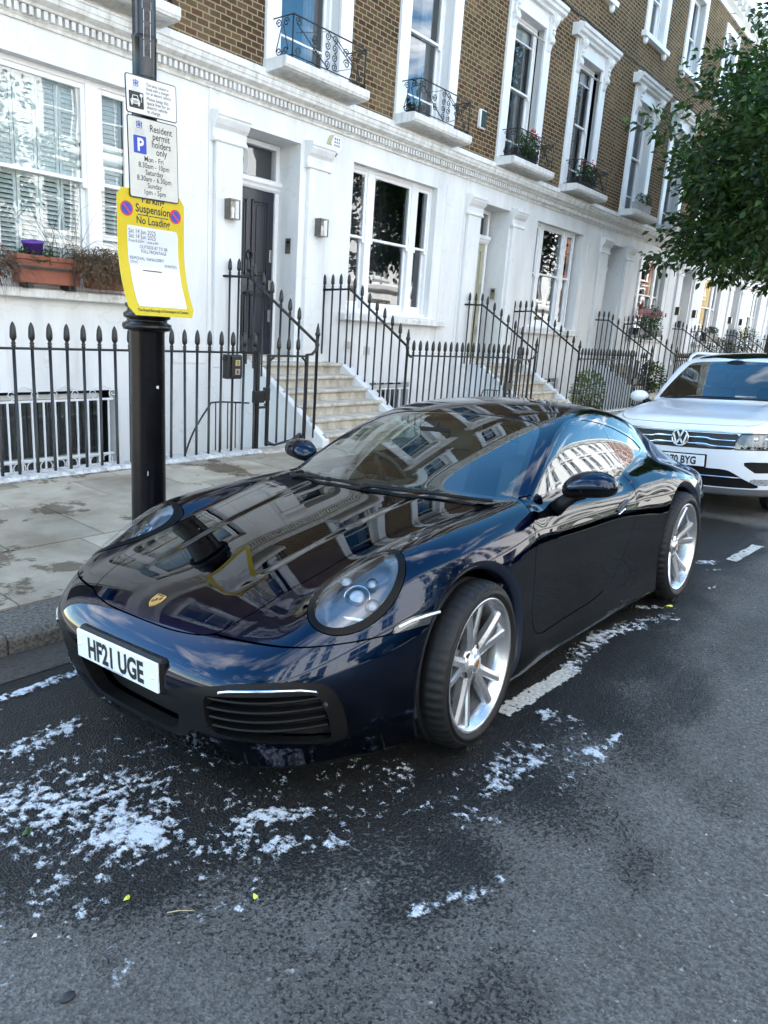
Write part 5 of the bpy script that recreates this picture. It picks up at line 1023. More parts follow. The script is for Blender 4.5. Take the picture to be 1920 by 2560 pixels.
def build_surf(S, name, m, parent, mode='sym', flange=.012, fdir=None, off=0):
    used = sorted({i for f in S.F for i in f}); mp = {u: i for i, u in enumerate(used)}
    P = S.P[used]+S.N[used]*off; N = S.N[used]; F = [[mp[i] for i in f] for f in S.F]
    FN = [[N[i] for i in f] for f in F]
    if flange:
        ec = {}
        for f in F:
            for i, a in enumerate(f):
                b = f[(i+1) % len(f)]; k = (min(a, b), max(a, b)); ec[k] = None if k in ec else (a, b)
        ex = []; vm = {}; D = (lambda i: np.array(fdir)) if fdir is not None else (lambda i: -N[i]*flange)
        for e in ec.values():
            if e is None: continue
            a, b = e
            if abs(P[a][1]) < 2e-5 and abs(P[b][1]) < 2e-5: continue
            for i in (a, b):
                if i not in vm: vm[i] = len(P)+len(ex); ex.append(P[i]+D(i))
            q = [b, a, vm[a], vm[b]]; pp = [P[b], P[a], ex[vm[a]-len(P)]]; nn = np.cross(pp[1]-pp[0], pp[2]-pp[1]); nn = nn/max(np.linalg.norm(nn), 1e-9); F.append(q); FN.append([nn]*4)
        if ex: P = np.concatenate([P, ex])
    V = P.tolist(); LN = [n for fn in FN for n in fn]; FF = F
    mir = np.array([1, -1, 1])
    if mode in ('sym', 'R'):
        Pm = (P*mir).tolist(); Fm = [f[::-1] for f in F]; LNm = [n*mir for fn in FN for n in fn[::-1]]
        if mode == 'R': V, FF, LN = Pm, Fm, LNm
        else: b = len(V); V = V+Pm; FF = F+[[i+b for i in f] for f in Fm]; LN = LN+LNm
    me = bpy.data.meshes.new(name); me.from_pydata(V, [], FF)
    for x in (m if isinstance(m, list) else [m]): me.materials.append(x)
    me.polygons.foreach_set('use_smooth', [True]*len(FF)); me.normals_split_custom_set([tuple(map(float, n)) for n in LN])
    return link(name, me, parent)
# ---------------------------------------------------------------- the dark blue sports car
PAINT = mat('midnight_blue_metallic', (.0014, .0078, .025), .32, metal=1, coat=1.0, coatr=.004, spec=.5); PAINT.node_tree.nodes['Principled BSDF'].inputs['Coat IOR'].default_value = 1.43; PAINT.node_tree.nodes['Principled BSDF'].inputs['Specular Tint'].default_value = (.02, .08, .30, 1)
BLKP = mat('black_trim_plastic', (.0045, .0045, .005), .5, spec=.22); GLOSSB = mat('gloss_black_trim', (.006, .006, .007), .08, coat=.6); RUBB = mat('black_rubber', (.010, .010, .011), .5); TYRE = mat('tyre_rubber', (.0085, .0085, .009), .6, spec=.35, var=.25, vscale=14, bump=.1, bscale=60)
ALU = mat('silver_alloy', (.60, .61, .63), .27, metal=.85, var=.06, vscale=10, coat=.25, coatr=.1); CHROME = mat('chrome', (.75, .76, .78), .08, metal=1); DISC = mat('brake_disc', (.10, .10, .105), .4, metal=.9, var=.3, vscale=20)
CARGL = glass('car_glass', (.64, .74, .70), 1.85); SIDEGL = glass('side_glass', (.42, .48, .46), 2.05); LENS = glass('lamp_lens', (.93, .95, .97), 1.62); LEATH = mat('black_leather', (.016, .016, .017), .5, bump=.1, bscale=80); BOWL = mat('dark_lamp_bowl', (.15, .155, .165), .33, metal=.7)
WHITEP = mat('white_light_guide', (.80, .82, .85), .3); GOLD = mat('gold_enamel', (.62, .42, .12), .28, metal=.7); REDE = mat('red_enamel', (.28, .012, .014), .25)
CARX, CARY, CARROLL = 2.391, 2.215, .0689
def car_matrix(x, y, roll, z=0, yaw=0): return Matrix.Translation((x, y, z))@Matrix.Rotation(math.pi+yaw, 4, 'Z')@Matrix.Rotation(roll, 4, 'X')
def side_poly(poly, ymin, zmin=-9, xmin=-9, xmax=9, n=4):
    Q = cr(poly, n); return lambda P: np.where((P[:, 1] > ymin) & (P[:, 2] > zmin) & (P[:, 0] > xmin) & (P[:, 0] < xmax), sdp(P[:, [0, 2]], Q), .5)
def top_poly(poly, zmin, n=4, zf=None):
    Q = cr(poly, n); return lambda P: np.where(P[:, 2] > zmin, sdp(P[:, [0, 1]], Q), .5)
def front_poly(poly, xmin, n=4): Q = cr(poly, n); return lambda P: np.where(P[:, 0] > xmin, sdp(P[:, [1, 2]], Q), .5)
WS = [(-.318, -.3), (-.318, 0), (-.33, .2), (-.365, .4), (-.42, .56), (-.48, .66), (-.53, .712), (-.562, .724), (-.60, .712), (-.668, .687), (-.826, .640), (-1.039, .570), (-1.12, .535), (-1.165, .495), (-1.185, .44), (-1.19, .35), (-1.187, .2), (-1.187, 0), (-1.187, -.3)]
RW = [(-1.98, -.3), (-1.98, 0), (-2.0, .3), (-2.03, .44), (-2.1, .485), (-2.4, .46), (-2.65, .41), (-2.72, .36), (-2.76, .2), (-2.77, 0), (-2.77, -.3)]
HOOD = [(.933, -.4), (.933, -.25), (.933, -.1), (.933, .05), (.929, .194), (.915, .300), (.900, .355), (.878, .388), (.850, .405), (.749, .437), (.624, .449), (.50, .468), (.40, .476), (.30, .482), (.1, .505), (-.1, .53), (-.28, .552), (-.355, .560), (-.375, .545), (-.36, .45), (-.315, .3), (-.285, .15), (-.275, 0), (-.275, -.2), (-.275, -.4)]
DLO = [(-.641, .893), (-.731, .943), (-.829, .999), (-.935, 1.062), (-1.035, 1.116), (-1.142, 1.161), (-1.239, 1.192), (-1.30, 1.208), (-1.37, 1.218), (-1.479, 1.2195), (-1.614, 1.207), (-1.737, 1.186), (-1.90, 1.151), (-2.075, 1.102), (-2.205, 1.058), (-2.275, 1.015), (-2.296, .985), (-2.262, .966), (-2.178, .957), (-1.96, .938), (-1.715, .928), (-1.50, .923), (-1.19, .911), (-.878, .903)]
DOOR = [(-.59, .895), (-.559, .863), (-.530, .823), (-.522, .783), (-.514, .740), (-.496, .682), (-.483, .62), (-.480, .537), (-.482, .46), (-.50, .38), (-.54, .31), (-.62, .288), (-.82, .288), (-1.03, .292), (-1.20, .298), (-1.396, .335), (-1.509, .407), (-1.575, .495), (-1.645, .60), (-1.708, .70), (-1.737, .772), (-1.752, .81), (-1.770, .845), (-1.788, .879), (-1.77, .912), (-1.72, .94), (-1.5, .94), (-.9, .925), (-.62, .91)]
SIDEL = [(.487, .593), (.460, .620), (.416, .633), (.349, .637), (.28, .635), (.2, .628), (.2, .588), (.261, .590), (.358, .593)]
HEADP = np.array([(.690, .634, .668), (.714, .672, .649), (.715, .704, .634), (.694, .736, .624), (.660, .762, .622), (.595, .790, .635), (.515, .808, .665), (.443, .814, .701), (.386, .810, .735), (.347, .790, .769), (.319, .763, .794), (.292, .715, .816), (.385, .535, .752), (.478, .540, .727), (.584, .568, .698), (.652, .601, .681)])
HD = np.array([.62, .38, .68]); HD /= np.linalg.norm(HD); HU = np.cross([0, 0, 1.0], HD); HU /= np.linalg.norm(HU); HV = np.cross(HD, HU)
def head_ellipse():
    c = HEADP.mean(0); u = (HEADP-c)@HU; v = (HEADP-c)@HV; A = np.stack([u*u, u*v, v*v, u, v], 1); k = np.linalg.lstsq(A, np.ones(len(u)), rcond=None)[0]
    M = np.array([[k[0], k[1]/2], [k[1]/2, k[2]]]); m = -.5*np.linalg.solve(M, k[3:]); s = 1+m@M@m; w, E = np.linalg.eigh(M/s)
    th = np.linspace(0, 2*np.pi, 72, endpoint=False); pts = m+np.stack([np.cos(th)/np.sqrt(w[0]), np.sin(th)/np.sqrt(w[1])], 1)@E.T; return c, pts
HC, HPTS = head_ellipse()
def head_sd(P):
    q = P-HC; return np.where((P[:, 0] > .1) & (P[:, 2] > .5) & (P[:, 1] > .3), sdp(np.stack([q@HU, q@HV], 1), HPTS), .5)
INTO = [(-.3, .198), (0, .198), (.22, .201), (.30, .218), (.335, .250), (.375, .266), (.465, .266), (.573, .270), (.67, .262), (.74, .240), (.768, .239), (.780, .252), (.788, .306), (.789, .377), (.782, .432), (.770, .464), (.750, .484), (.702, .496), (.60, .494), (.469, .466), (.341, .431), (.25, .402), (0, .39), (-.3, .39)]
INTS = [(.442, .315), (.450, .38), (.459, .425), (.475, .433), (.52, .440), (.60, .448), (.68, .449), (.735, .444), (.753, .436), (.760, .406), (.763, .336), (.757, .272), (.742, .255), (.70, .264), (.587, .281), (.47, .285), (.448, .295)]
INTC = [(-.3, .222), (0, .220), (.20, .223), (.255, .235), (.29, .280), (.307, .345), (.302, .37), (.23, .378), (0, .372), (-.3, .372)]
def surf_x(y, z, x0=1.2):
    """where the nose surface lies at (y, z)"""
    a, b = x0, .1
    for _ in range(40):
        m = (a+b)/2
        if body_f(np.array([m, y, z])) < 0: b = m
        else: a = m
    return a
def surf_y(x, z):
    a, b = 1.2, .1
    for _ in range(40):
        m = (a+b)/2
        if body_f(np.array([x, m, z])) < 0: b = m
        else: a = m
    return a
def surf_z(x, y):
    a, b = 1.5, .2
    for _ in range(40):
        m = (a+b)/2
        if body_f(np.array([x, y, m])) < 0: b = m
        else: a = m
    return a
car = thing('sports_car', 'dark blue sports coupe with round headlights parked by the kerb', 'car'); car.matrix_world = car_matrix(CARX, CARY, CARROLL, .002)
def wheel(parent, x, side, r, rr, w, yc, rot, hub, steer=0):
    o = bpy.data.objects.new('wheel', None)
    mb = MB()   # alloy rim, outer face towards +y
    o_ = w/2
    mb.lathe([(rr+.004, o_-.012), (rr+.012, o_-.004), (rr+.011, o_+.001), (rr+.002, o_+.001), (rr-.006, o_-.004), (rr-.012, o_-.022), (rr-.022, o_-.028), (rr-.024, o_-.055), (rr-.035, o_-.09), (rr-.038, -o_+.02), (rr-.01, -o_+.01), (rr+.01, -o_+.005)], axis='y', n=72)
    ring = lambda prof: mb.lathe(prof, axis='y', n=40)
    ring([(0, hub), (.034, hub), (.036, hub-.004), (.037, hub-.010), (.060, hub-.016), (.074, hub-.026), (.080, hub-.05), (.05, hub-.06)])
    for i in range(5):
        for s in (-1, 1):
            a1 = 2*math.pi*i/5+rot; st = 9; secs = []
            for k in range(st):
                f = k/(st-1); rad = .058+(rr-.014-.058)*f; ang = a1+s*(.175+.055*f-.03*(1-f)**2); wd = .0185+.0015*f+.006*(1-f)**3; yy = hub-.018+(o_-.014-hub+.018)*f**1.5+.004*math.sin(f*3.1); dp = .030+.012*(1-f)
                cx, cz = rad*math.cos(ang), rad*math.sin(ang); tx, tz = -math.sin(ang), math.cos(ang)
                P_ = lambda u, dy: (cx+tx*u, yy+dy, cz+tz*u)
                secs.append([P_(-wd, -dp), P_(-wd, -.010), P_(-s*wd*.35-wd*.45, -.001), P_(-s*wd*.35+wd*.45, -.001), P_(wd, -.010), P_(wd, -dp)])
            vs = [p for sct in secs for p in sct]; fs = []
            for k in range(st-1):
                for j in range(5): fs.append((k*6+j, k*6+j+1, (k+1)*6+j+1, (k+1)*6+j))
            mb.add(vs, fs, 0, False)
        a2 = a1 = 2*math.pi*i/5+rot; n = 12   # webbed root of each spoke pair
        pts = [(.050, -.42), (.088, -.30), (.115, -.2), (.088, -.09), (.082, 0), (.088, .09), (.115, .2), (.088, .30), (.050, .42)]
        mb.add([(p*math.cos(a1+q), hub-.021-.004*abs(q), p*math.sin(a1+q)) for p, q in pts]+[(.03*math.cos(a1), hub-.02, .03*math.sin(a1))], [(k, k+1, 9) for k in range(8)], 0, False)
    me = bpy.data.meshes.new('wheel'); me.from_pydata(mb.v, [], mb.f); me.materials.append(ALU); me.polygons.foreach_set('use_smooth', mb.sm); bpy.data.objects.remove(o)
    o = link('wheel', me, parent); o.location = (x, side*yc, r-.004)
    o.rotation_euler = (0, 0, (math.pi if side < 0 else 0)+steer)
    mb = MB(); t_ = r-.0; grooves = lambda i, j, q: q-.006 if (i in (7, 8, 17, 18) and j % 5 == 0) else q
    prof = [(rr+.004, -o_+.004), (rr+.022, -o_-.006), ((rr+t_)/2, -o_-.012), (t_-.035, -o_-.008), (t_-.022, -o_-.002), (t_-.012, -o_+.008), (t_-.006, -o_+.020), (t_-.002, -o_+.034), (t_-.0005, -o_+.055), (t_, -.034), (t_-.007, -.032), (t_-.007, -.024), (t_, -.022), (t_, .022), (t_-.007, .024), (t_-.007, .032), (t_, .034),
            (t_-.0005, o_-.055), (t_-.002, o_-.034), (t_-.006, o_-.020), (t_-.012, o_-.008), (t_-.022, o_+.002), (t_-.030, o_+.006), (t_-.036, o_+.0065), (t_-.040, o_+.0105), ((rr+t_)/2, o_+.013), (rr+.024, o_+.009), (rr+.018, o_+.0035), (rr+.004, o_-.004)]
    grooves = lambda i, j, q: q-.0065 if (6 <= i <= 8 or 17 <= i <= 20) and j % 4 == 0 else q
    mb.lathe(prof, axis='y', n=220, rmod=grooves); ty = mb.build('tyre', TYRE, o)
    mb = MB(); rm = (rr+t_)/2+.0105
    for word, a0 in (('MICHELIN', 1.95), ('MICHELIN', 1.95+math.pi)):
        for k, ch in enumerate(word):
            vs, fs = text_geo(ch, .034, 'CENTER', .001); ac = a0-k*.092
            mb.add([((rm+v)*math.cos(ac-u/rm), o_+.0135-.0004, (rm+v)*math.sin(ac-u/rm)) for u, v, _ in vs], [f[::-1] for f in fs])
    mb.build('sidewall_lettering', mat('raised_rubber', (.022, .022, .023), .5) if 'raised_rubber' not in MATS else MATS['raised_rubber'], ty)
    mb = MB(); mb.lathe([(.06, .028), (.165, .028), (.168, .02), (.168, .0), (.06, .0)], axis='y', n=48); mb.lathe([(0, .05), (.075, .045), (.08, .0)], axis='y', n=24); mb.build('brake_disc', DISC, o)
    mb = MB(); mb.lathe([(.10, .055), (.185, .05), (.19, .03), (.19, -.02), (.1, -.02)], axis='y', n=12, a0=2.4, a1=3.5); mb.build('brake_caliper', BLKP, o)
    mb = MB(); mb.lathe([(rr-.045, -o_+.03), (.0, -o_+.03)], axis='y', n=32); mb.build('wheel_back', RUBB, o)
    mb = MB()
    for i in range(5):
        a = 2*math.pi*i/5+rot+math.pi/5; mb.lathe([(0, hub-.0195), (.0125, hub-.0195)], (.0665*math.cos(a), .003, .0665*math.sin(a)), 'y', 12)
    mb.build('lug_hole', RUBB, o)
    mb = MB(); cr_s = [(-.013, .016), (.013, .016), (.0125, 0), (.008, -.010), (0, -.018), (-.008, -.010), (-.0125, 0)]
    mb.add([(u, hub+.0008, v) for u, v in cr_s], [list(range(7))], 0); mb.add([(u, hub+.0012, v) for u, v in ((-.011, .003), (-.001, .003), (-.001, .013), (-.011, .013), (.001, -.009), (.008, -.007), (.010, .001), (.001, .001))], [(0, 1, 2, 3), (4, 5, 6, 7)], 1); mb.build('hub_crest', [GOLD, REDE], o)
    return o
for s in (1, -1):
    wheel(car, 0.0, s, .3385, .262, .235, .792, .17 if s > 0 else .5, .096, .09); wheel(car, -2.45, s, .358, .275, .295, .776, .42, .108)
def build_car_body():
    P, N, Q = nets(body_f, (-3.66, -.025, .06), (1.10, 1.0, 1.36), .0165); S = Surf(P, N, Q)
    S = cut(S, -S.P[:, 1]); z0 = np.abs(S.P[:, 1]) < 1e-9; S.P[z0, 1] = 0; S.N[z0, 1] = 0
    FC, FR_, RC, RR_ = (.0, .362), .392, (-2.45, .372), .408
    arch = lambda c, r: (lambda P: np.where(P[:, 1] > .42, np.hypot(P[:, 0]-c[0], P[:, 2]-c[1])-r, 9.))
    for c, r in ((FC, FR_), (RC, RR_)):
        ring, S = split(S, arch(c, r)); lip, _ = split(S, lambda P: arch(c, r)(P)-.0015)
        # rolled edge of the arch and dark liner
        for s in (1, -1):
            mb = MB(); mb.lathe([(r+.03, .60), (r+.02, .84), (r-.02, .86)], axis='y', n=48, a0=-.35, a1=math.pi+.35)
            o = mb.build('arch_liner', RUBB, car); o.location = (c[0], 0, c[1]); o.scale = (1, s, -1)
            mb = MB(); k = 72; ths = [-.62+(math.pi+1.24)*i/k for i in range(k+1)]; vs = []
            for q in ths:
                x, z = c[0]+r*math.cos(q), c[1]+r*math.sin(q); y = surf_y(x, z) if z > .12 else surf_y(x, .14)
                for dr, dy in ((.001, .0005), (-.010, -.003), (-.034, -.016), (-.038, -.024), (-.036, -.08)): vs.append((c[0]+(r+dr)*math.cos(q), s*(y+dy), c[1]+(r+dr)*math.sin(q)))
            fs = [(5*i+j, 5*i+5+j, 5*i+6+j, 5*i+1+j) for i in range(k) for j in range(4)]
            mb.add(vs, [f if s < 0 else f[::-1] for f in fs], 0, True); mb.build('arch_edge', mat('arch_paint', (.008, .012, .026), .35, coat=.3, coatr=.2) if 'arch_paint' not in MATS else MATS['arch_paint'], car)
    ws, S = split(S, top_poly(WS, .85)); inner, frit = split(ws, lambda P: top_poly(WS, .85)(P)+.030, 0)
    inner = split(inner, lambda P: -1-P[:, 0]*0)[0]
    w = build_surf(inner, 'windscreen', CARGL, car, flange=0, off=-.004); build_surf(frit, 'windscreen_border', GLOSSB, w, flange=.01, off=-.0035)
    rw, S = split(S, top_poly(RW, .80)); build_surf(rw, 'rear_window', SIDEGL, car, flange=0, off=-.003)
    hood, S = split(S, top_poly(HOOD, .45), .0026); build_surf(hood, 'bonnet', PAINT, car, flange=.014)
    cowl, S = split(S, lambda P: np.where((P[:, 2] > .8) & (P[:, 0] > -.47), np.maximum(top_poly(WS, .8)(P)-.034, P[:, 1]-.60), .5)); build_surf(cowl, 'cowl', BLKP, car, off=-.004, flange=.01)
    dlo = side_poly(DLO, .42, .86); gl, S = split(S, dlo); trim, gl = split(gl, lambda P: -dlo(P)-.013)
    pil = lambda P: np.abs(P[:, 0]+1.79+(P[:, 2]-1.06)*-.38)-.011
    post, gl = split(gl, pil)
    for m_, nm in (('L', 1), ('R', -1)):
        g = build_surf(gl, 'side_window', SIDEGL, car, m_, 0, off=-.003); build_surf(trim, 'window_trim', GLOSSB, g, m_, .01, off=.001); build_surf(post, 'window_pillar', GLOSSB, g, m_, .004, off=-.002)
    hl, S = split(S, head_sd, .002)
    lens, ring = split(hl, lambda P: head_sd(P)+.026); bowl = Surf(hl.P.copy(), hl.N, hl.F); dep = np.clip(-head_sd(hl.P)/.055, 0, 1)**.8*.075; bowl.P = hl.P-HD[None]*dep[:, None]; 
    def recalc(S):
        n = np.zeros_like(S.P)
        for f in S.F:
            a, b, c = S.P[f[0]], S.P[f[1]], S.P[f[2]]; q = np.cross(b-a, c-a); n[f] += q
        S.N = n/np.maximum(np.linalg.norm(n, axis=1), 1e-12)[:, None]
    recalc(bowl)
    for m_, s in (('L', 1), ('R', -1)):
        h = build_surf(bowl, 'headlight', BOWL, car, m_, 0); build_surf(lens, 'headlight_lens', LENS, h, m_, 0, off=.002); build_surf(ring, 'headlight_seal', mat('lamp_seal', (.003, .003, .0035), .4, spec=.12) if 'lamp_seal' not in MATS else MATS['lamp_seal'], h, m_, .012, off=.0018)
        T = lambda u, v, d: tuple((HC+HU*u+HV*v+HD*d)*np.array([1, s, 1]))
        for (u, v, r, d) in ((.0, .03, .034, -.05), (-.045, .088, .022, -.045), (.05, .082, .020, -.045), (.06, .0, .022, -.05)):
            mb = MB(); mb.lathe([(r, 0), (r*1.15, .012), (r*1.05, .016), (r, .013)], n=24, m=0); mb.sphere((0, 0, -.004), r*.97, 1, 16, sz=.55)
            M = Matrix([[HU[0], HV[0], HD[0]], [HU[1]*s, HV[1]*s, HD[1]*s], [HU[2], HV[2], HD[2]]]).to_4x4(); mb.v = [tuple(M@Vector(p)+Vector(T(u, v, d))) for p in mb.v]
            mb.build('projector', [GLOSSB, mat('lens_crystal', (.30, .34, .38), .06, coat=1) if 'lens_crystal' not in MATS else MATS['lens_crystal']], h)
        mb = MB(); mb.tube([T(.085, -.075, -.022), T(.02, -.062, -.030), T(-.055, -.055, -.030), T(-.075, -.07, -.026)], .0065, 6); mb.build('light_bar', WHITEP, h)
        mb = MB(); mb.tube([T(.0+.046*math.cos(q), .035+.044*math.sin(q), -.052) for q in [k*math.pi/12 for k in range(24)]], .003, 5, closed=True); mb.build('trim_ring', CHROME, h)
    sl_ = side_poly(SIDEL, .6, .5, .1); sm, S = split(S, sl_, .0015)
    for m_, s in (('L', 1), ('R', -1)):
        L_ = build_surf(sm, 'side_marker', mat('smoked_white_lamp', (.045, .047, .05), .12, coat=1) if 'smoked_white_lamp' not in MATS else MATS['smoked_white_lamp'], car, m_, .008)
        mb = MB(); mb.tube([(x, s*(surf_y(x, z)+.001), z) for x, z in ((.455, .612), (.40, .622), (.33, .626), (.26, .625))], .0055, 5); mb.build('light_bar', WHITEP, L_)
    dr, S = split(S, side_poly(DOOR, .5, .15), .0024)
    for m_ in 'LR': build_surf(dr, 'door', PAINT, car, m_, .014)
    bmp, S = split(S, lambda P: np.where(P[:, 0] > .2, P[:, 2]-.594, .5), .0024)
    build_surf(S, 'body', PAINT, car, 'sym', .014)
    fr, bmp = split(bmp, front_poly(INTO, .5))
    lip, bmp = split(bmp, lambda P: np.where(P[:, 0] > .3, np.maximum(P[:, 2]-.170+.02*sstep(.1, .5, P[:, 1]), P[:, 1]-.76+(P[:, 2]-.15)*1.5), .5))
    build_surf(bmp, 'front_bumper', PAINT, car, 'sym', .02); build_surf(lip, 'front_lip', BLKP, car, 'sym', .01)
    hole = lambda P: np.minimum(front_poly(INTS, .4)(P), front_poly(INTC, .4)(P))
    hl_, frame = split(fr, hole)
    g = build_surf(frame, 'front_grille', BLKP, car, 'sym', .05, (-.055, 0, 0), off=-.0035)
    back = Surf(hl_.P-np.array([.085, 0, 0]), hl_.N, hl_.F); build_surf(back, 'grille_back', RUBB, g, 'sym', 0)
    for s in (1, -1):
        for k in range(4):
            mb = MB(); pts = []
            for i in range(9):
                y = .452+.302*i/8; z = .312+.036*k+(y-.45)*.02; x = surf_x(y, z)
                pts.append((x, s*y, z))
            vs = []; 
            for x, y, z in pts: vs += [(x-.014, y, z+.004), (x-.012, y, z-.001), (x-.018, y, z-.007), (x-.055, y, z-.002), (x-.055, y, z+.008)]
            fs = [(5*i+j, 5*i+(j+1) % 5, 5*i+5+(j+1) % 5, 5*i+5+j) for i in range(8) for j in range(5)]
            mb.add(vs, [f if s > 0 else f[::-1] for f in fs], 0, False); mb.build('grille_slat', BLKP, g)
        mb = MB(); vs = []; ss = [(.515, .4525), (.545, .461), (.60, .467), (.66, .469), (.725, .464), (.752, .452)]
        for y, z in ss:
            x = surf_x(y, z); vs += [(x+.001, s*y, z+.006), (x+.004, s*y, z), (x+.001, s*y, z-.006), (x-.02, s*y, z)]
        mb.add(vs, [(4*i+j, 4*i+(j+1) % 4, 4*i+4+(j+1) % 4, 4*i+4+j) if s > 0 else (4*i+4+j, 4*i+4+(j+1) % 4, 4*i+(j+1) % 4, 4*i+j) for i in range(len(ss)-1) for j in range(4)], 0, True); mb.build('running_light', CHROME, car)
        mb = MB(); y, z = .762, .40; x = surf_x(y, z); mb.lathe([(0, .002), (.011, .002), (.012, -.004)], (x, s*y, z), 'x', 14); mb.build('parking_sensor', RUBB, g)
    # door mirrors
    def mf(P):
        q = P-np.array([-.855, .945, .966]); x = q[..., 0]*.97+q[..., 1]*.24; y = q[..., 1]*.97-q[..., 0]*.24; z = q[..., 2]-.10*y
        r = ((np.abs(x)/.088)**2.3+(np.abs(y)/.128)**2.6+(np.abs(z+.012*(y/.1)**2)/.062)**2.2)**(1/2.4); return smax((r-1)*.08, -x-.055, .012)
    Pm, Nm, Qm = nets(mf, (-1.02, .77, .85), (-.70, 1.12, 1.09), .0085); M = Surf(Pm, Nm, Qm); low, cap = split(M, lambda P: P[:, 2]-.940-.10*(P[:, 1]-.945), .001)
    for m_, s in (('L', 1), ('R', -1)):
        o = build_surf(cap, 'door_mirror', PAINT, car, m_, .004); build_surf(low, 'mirror_base', BLKP, o, m_, .004)
        mb = MB(); pts = [(-.86, s*.915, .920), (-.85, s*.868, .903), (-.82, s*.834, .872), (-.81, s*.80, .835)]; mb.tube(pts, [.030, .032, .034, .040], 10); b = mb.build('mirror_arm', BLKP, o)
    # handles
    for s in (1, -1):
        mb = MB(); pr = []
        for i in range(9):
            x = -1.45-.17*i/8; zz = .735+.035*i/8; pr.append((x, surf_y(x, zz), zz))
        for k, (o_, hh, m_) in enumerate(((.004, .020, 1), (.012, .012, 0))):
            vs = []
            for i, (x, y, z) in enumerate(pr): e = math.sqrt(max(.04, 1-((i-4)/4.3)**2)); vs += [(x, s*(y-.002), z+hh*e), (x, s*(y+o_), z+hh*e*.6), (x, s*(y+o_), z-hh*e*.6), (x, s*(y-.002), z-hh*e)]
            mb.add(vs, [(4*i+j, 4*i+j+1, 4*i+5+j, 4*i+4+j) for i in range(8) for j in range(3)], m_, True)
        mb.tube([(x, s*(y+.006), z-.024) for x, y, z in pr[1:6]], .006, 5, 2); mb.build('door_handle', [PAINT, RUBB, CHROME], car)
build_car_body()
def car_fittings():
    mb = MB(); mb.box(1.028, 1.040, -.26, .26, .389, .500); pl = mb.build('number_plate', mat('white_plate', (.74, .75, .76), .45, var=.06, vscale=15), car, bevel=.004)
    mb = MB(); mb.box(.95, 1.0275, -.272, .272, .379, .508); mb.build('plate_holder', BLKP, pl, bevel=.012)
    mb = MB(); fr = lambda u, v: (1.0412, u, .407+v); add_text(mb, 'HF21 UGE', 0, .0, .108, 0, 'CENTER', .0038, .76, fr); mb.build('plate_lettering', INK, pl)
    mb = MB(); add_text(mb, 'Reading Cars', -.02, -.013, .011, 0, 'CENTER', 0, .9, fr) if False else mb.add([fr(u, v) for u, v in ((-.07, -.012), (.05, -.012), (.05, -.008), (-.07, -.008))], [(0, 1, 2, 3)]); mb.build('maker_line', GREYT, pl)
    for s in (-1, 1): mb = MB(); mb.lathe([(0, .006), (.006, .005), (.008, 0)], (1.0405, s*.235, .445), 'x', 10); mb.build('plate_screw', WHITEP, pl)
    # bonnet crest
    x0 = .855; z0 = surf_z(x0, 0.); z1 = surf_z(x0-.03, 0.); up = Vector((-.03, 0, z1-z0)).normalized(); rt = Vector((0, -1, 0)); nn = rt.cross(up).normalized(); 
    if nn.z < 0: nn = -nn
    C = Vector((x0, 0, z0)); F = lambda u, v, d=.003: tuple(C+rt*u+up*v+nn*d)
    sh = [(-.026, .030), (-.010, .033), (0, .031), (.010, .033), (.026, .030), (.027, .0), (.018, -.020), (0, -.034), (-.018, -.020), (-.027, .0)]
    mb = MB(); n = len(sh); mb.add([F(u, v, .004) for u, v in sh]+[F(u*1.04, v*1.04, -.002) for u, v in sh], [list(range(n))]+[(i, n+i, n+(i+1) % n, (i+1) % n) for i in range(n)]); e = mb.build('bonnet_crest', GOLD, car); mb = MB()
    for q, m_ in (([(-.023, .004), (-.019, .004), (-.019, .019), (-.023, .019)], 0), ([(-.014, .004), (-.010, .004), (-.010, .019), (-.014, .019)], 0), ([(.004, -.018), (.008, -.016), (.008, -.001), (.004, -.001)], 0), ([(.012, -.014), (.016, -.010), (.016, -.001), (.012, -.001)], 0),
                  ([(-.018, .004), (-.015, .004), (-.015, .019), (-.018, .019)], 1), ([(.009, -.016), (.0115, -.014), (.0115, -.001), (.009, -.001)], 1), ([(-.005, -.007), (.005, -.007), (.006, .008), (0, .011), (-.006, .008)], 1), ([(-.020, .0235), (.020, .0235), (.020, .028), (-.020, .028)], 1)): mb.add([F(u, v, .0048) for u, v in q], [list(range(len(q)))], m_)
    mb.build('crest_enamel', [REDE, INK], e)
    # wipers
    for pts in (((-.36, -.50), (-.345, -.36), (-.325, -.14), (-.30, .06)), ((-.315, .02), (-.335, .22), (-.385, .46), (-.47, .655))):
        mb = MB(); P_ = []
        for (x, y) in cr(pts, 5, False): P_.append((x, y, surf_z(x, abs(y))+.014))
        mb.tube(P_, .0085, 6); i = len(P_)//2; mb.tube([(P_[0][0]+.02, P_[0][1]+.0, P_[0][2]-.01), P_[2], P_[i]], [.012, .011, .008], 6); mb.sphere(P_[i], .016, n=8, sx=.8, sy=2.2, sz=.7); mb.build('wiper', BLKP, car)
    # cabin
    mb = MB(); mb.prism([(-.40, .80), (-.50, .865), (-.62, .885), (-.72, .87), (-.80, .80), (-.82, .60), (-.5, .30), (-.40, .30)], 'y', -.66, .66); mb.box(-2.6, -.40, -.66, .66, .20, .26); mb.prism([(-2.05, .3), (-2.0, .80), (-2.5, .92), (-2.9, .85), (-2.9, .3)], 'y', -.55, .55)
    for s in (-1, 1): mb.box(-2.0, -.55, s*.69, s*.715, .3, .875); mb.box(-1.7, -.8, s*.62, s*.69, .55, .70)
    mb.box(-1.6, -.8, -.11, .11, .26, .52); c = mb.build('cabin', LEATH, car, bevel=.02, seg=2)
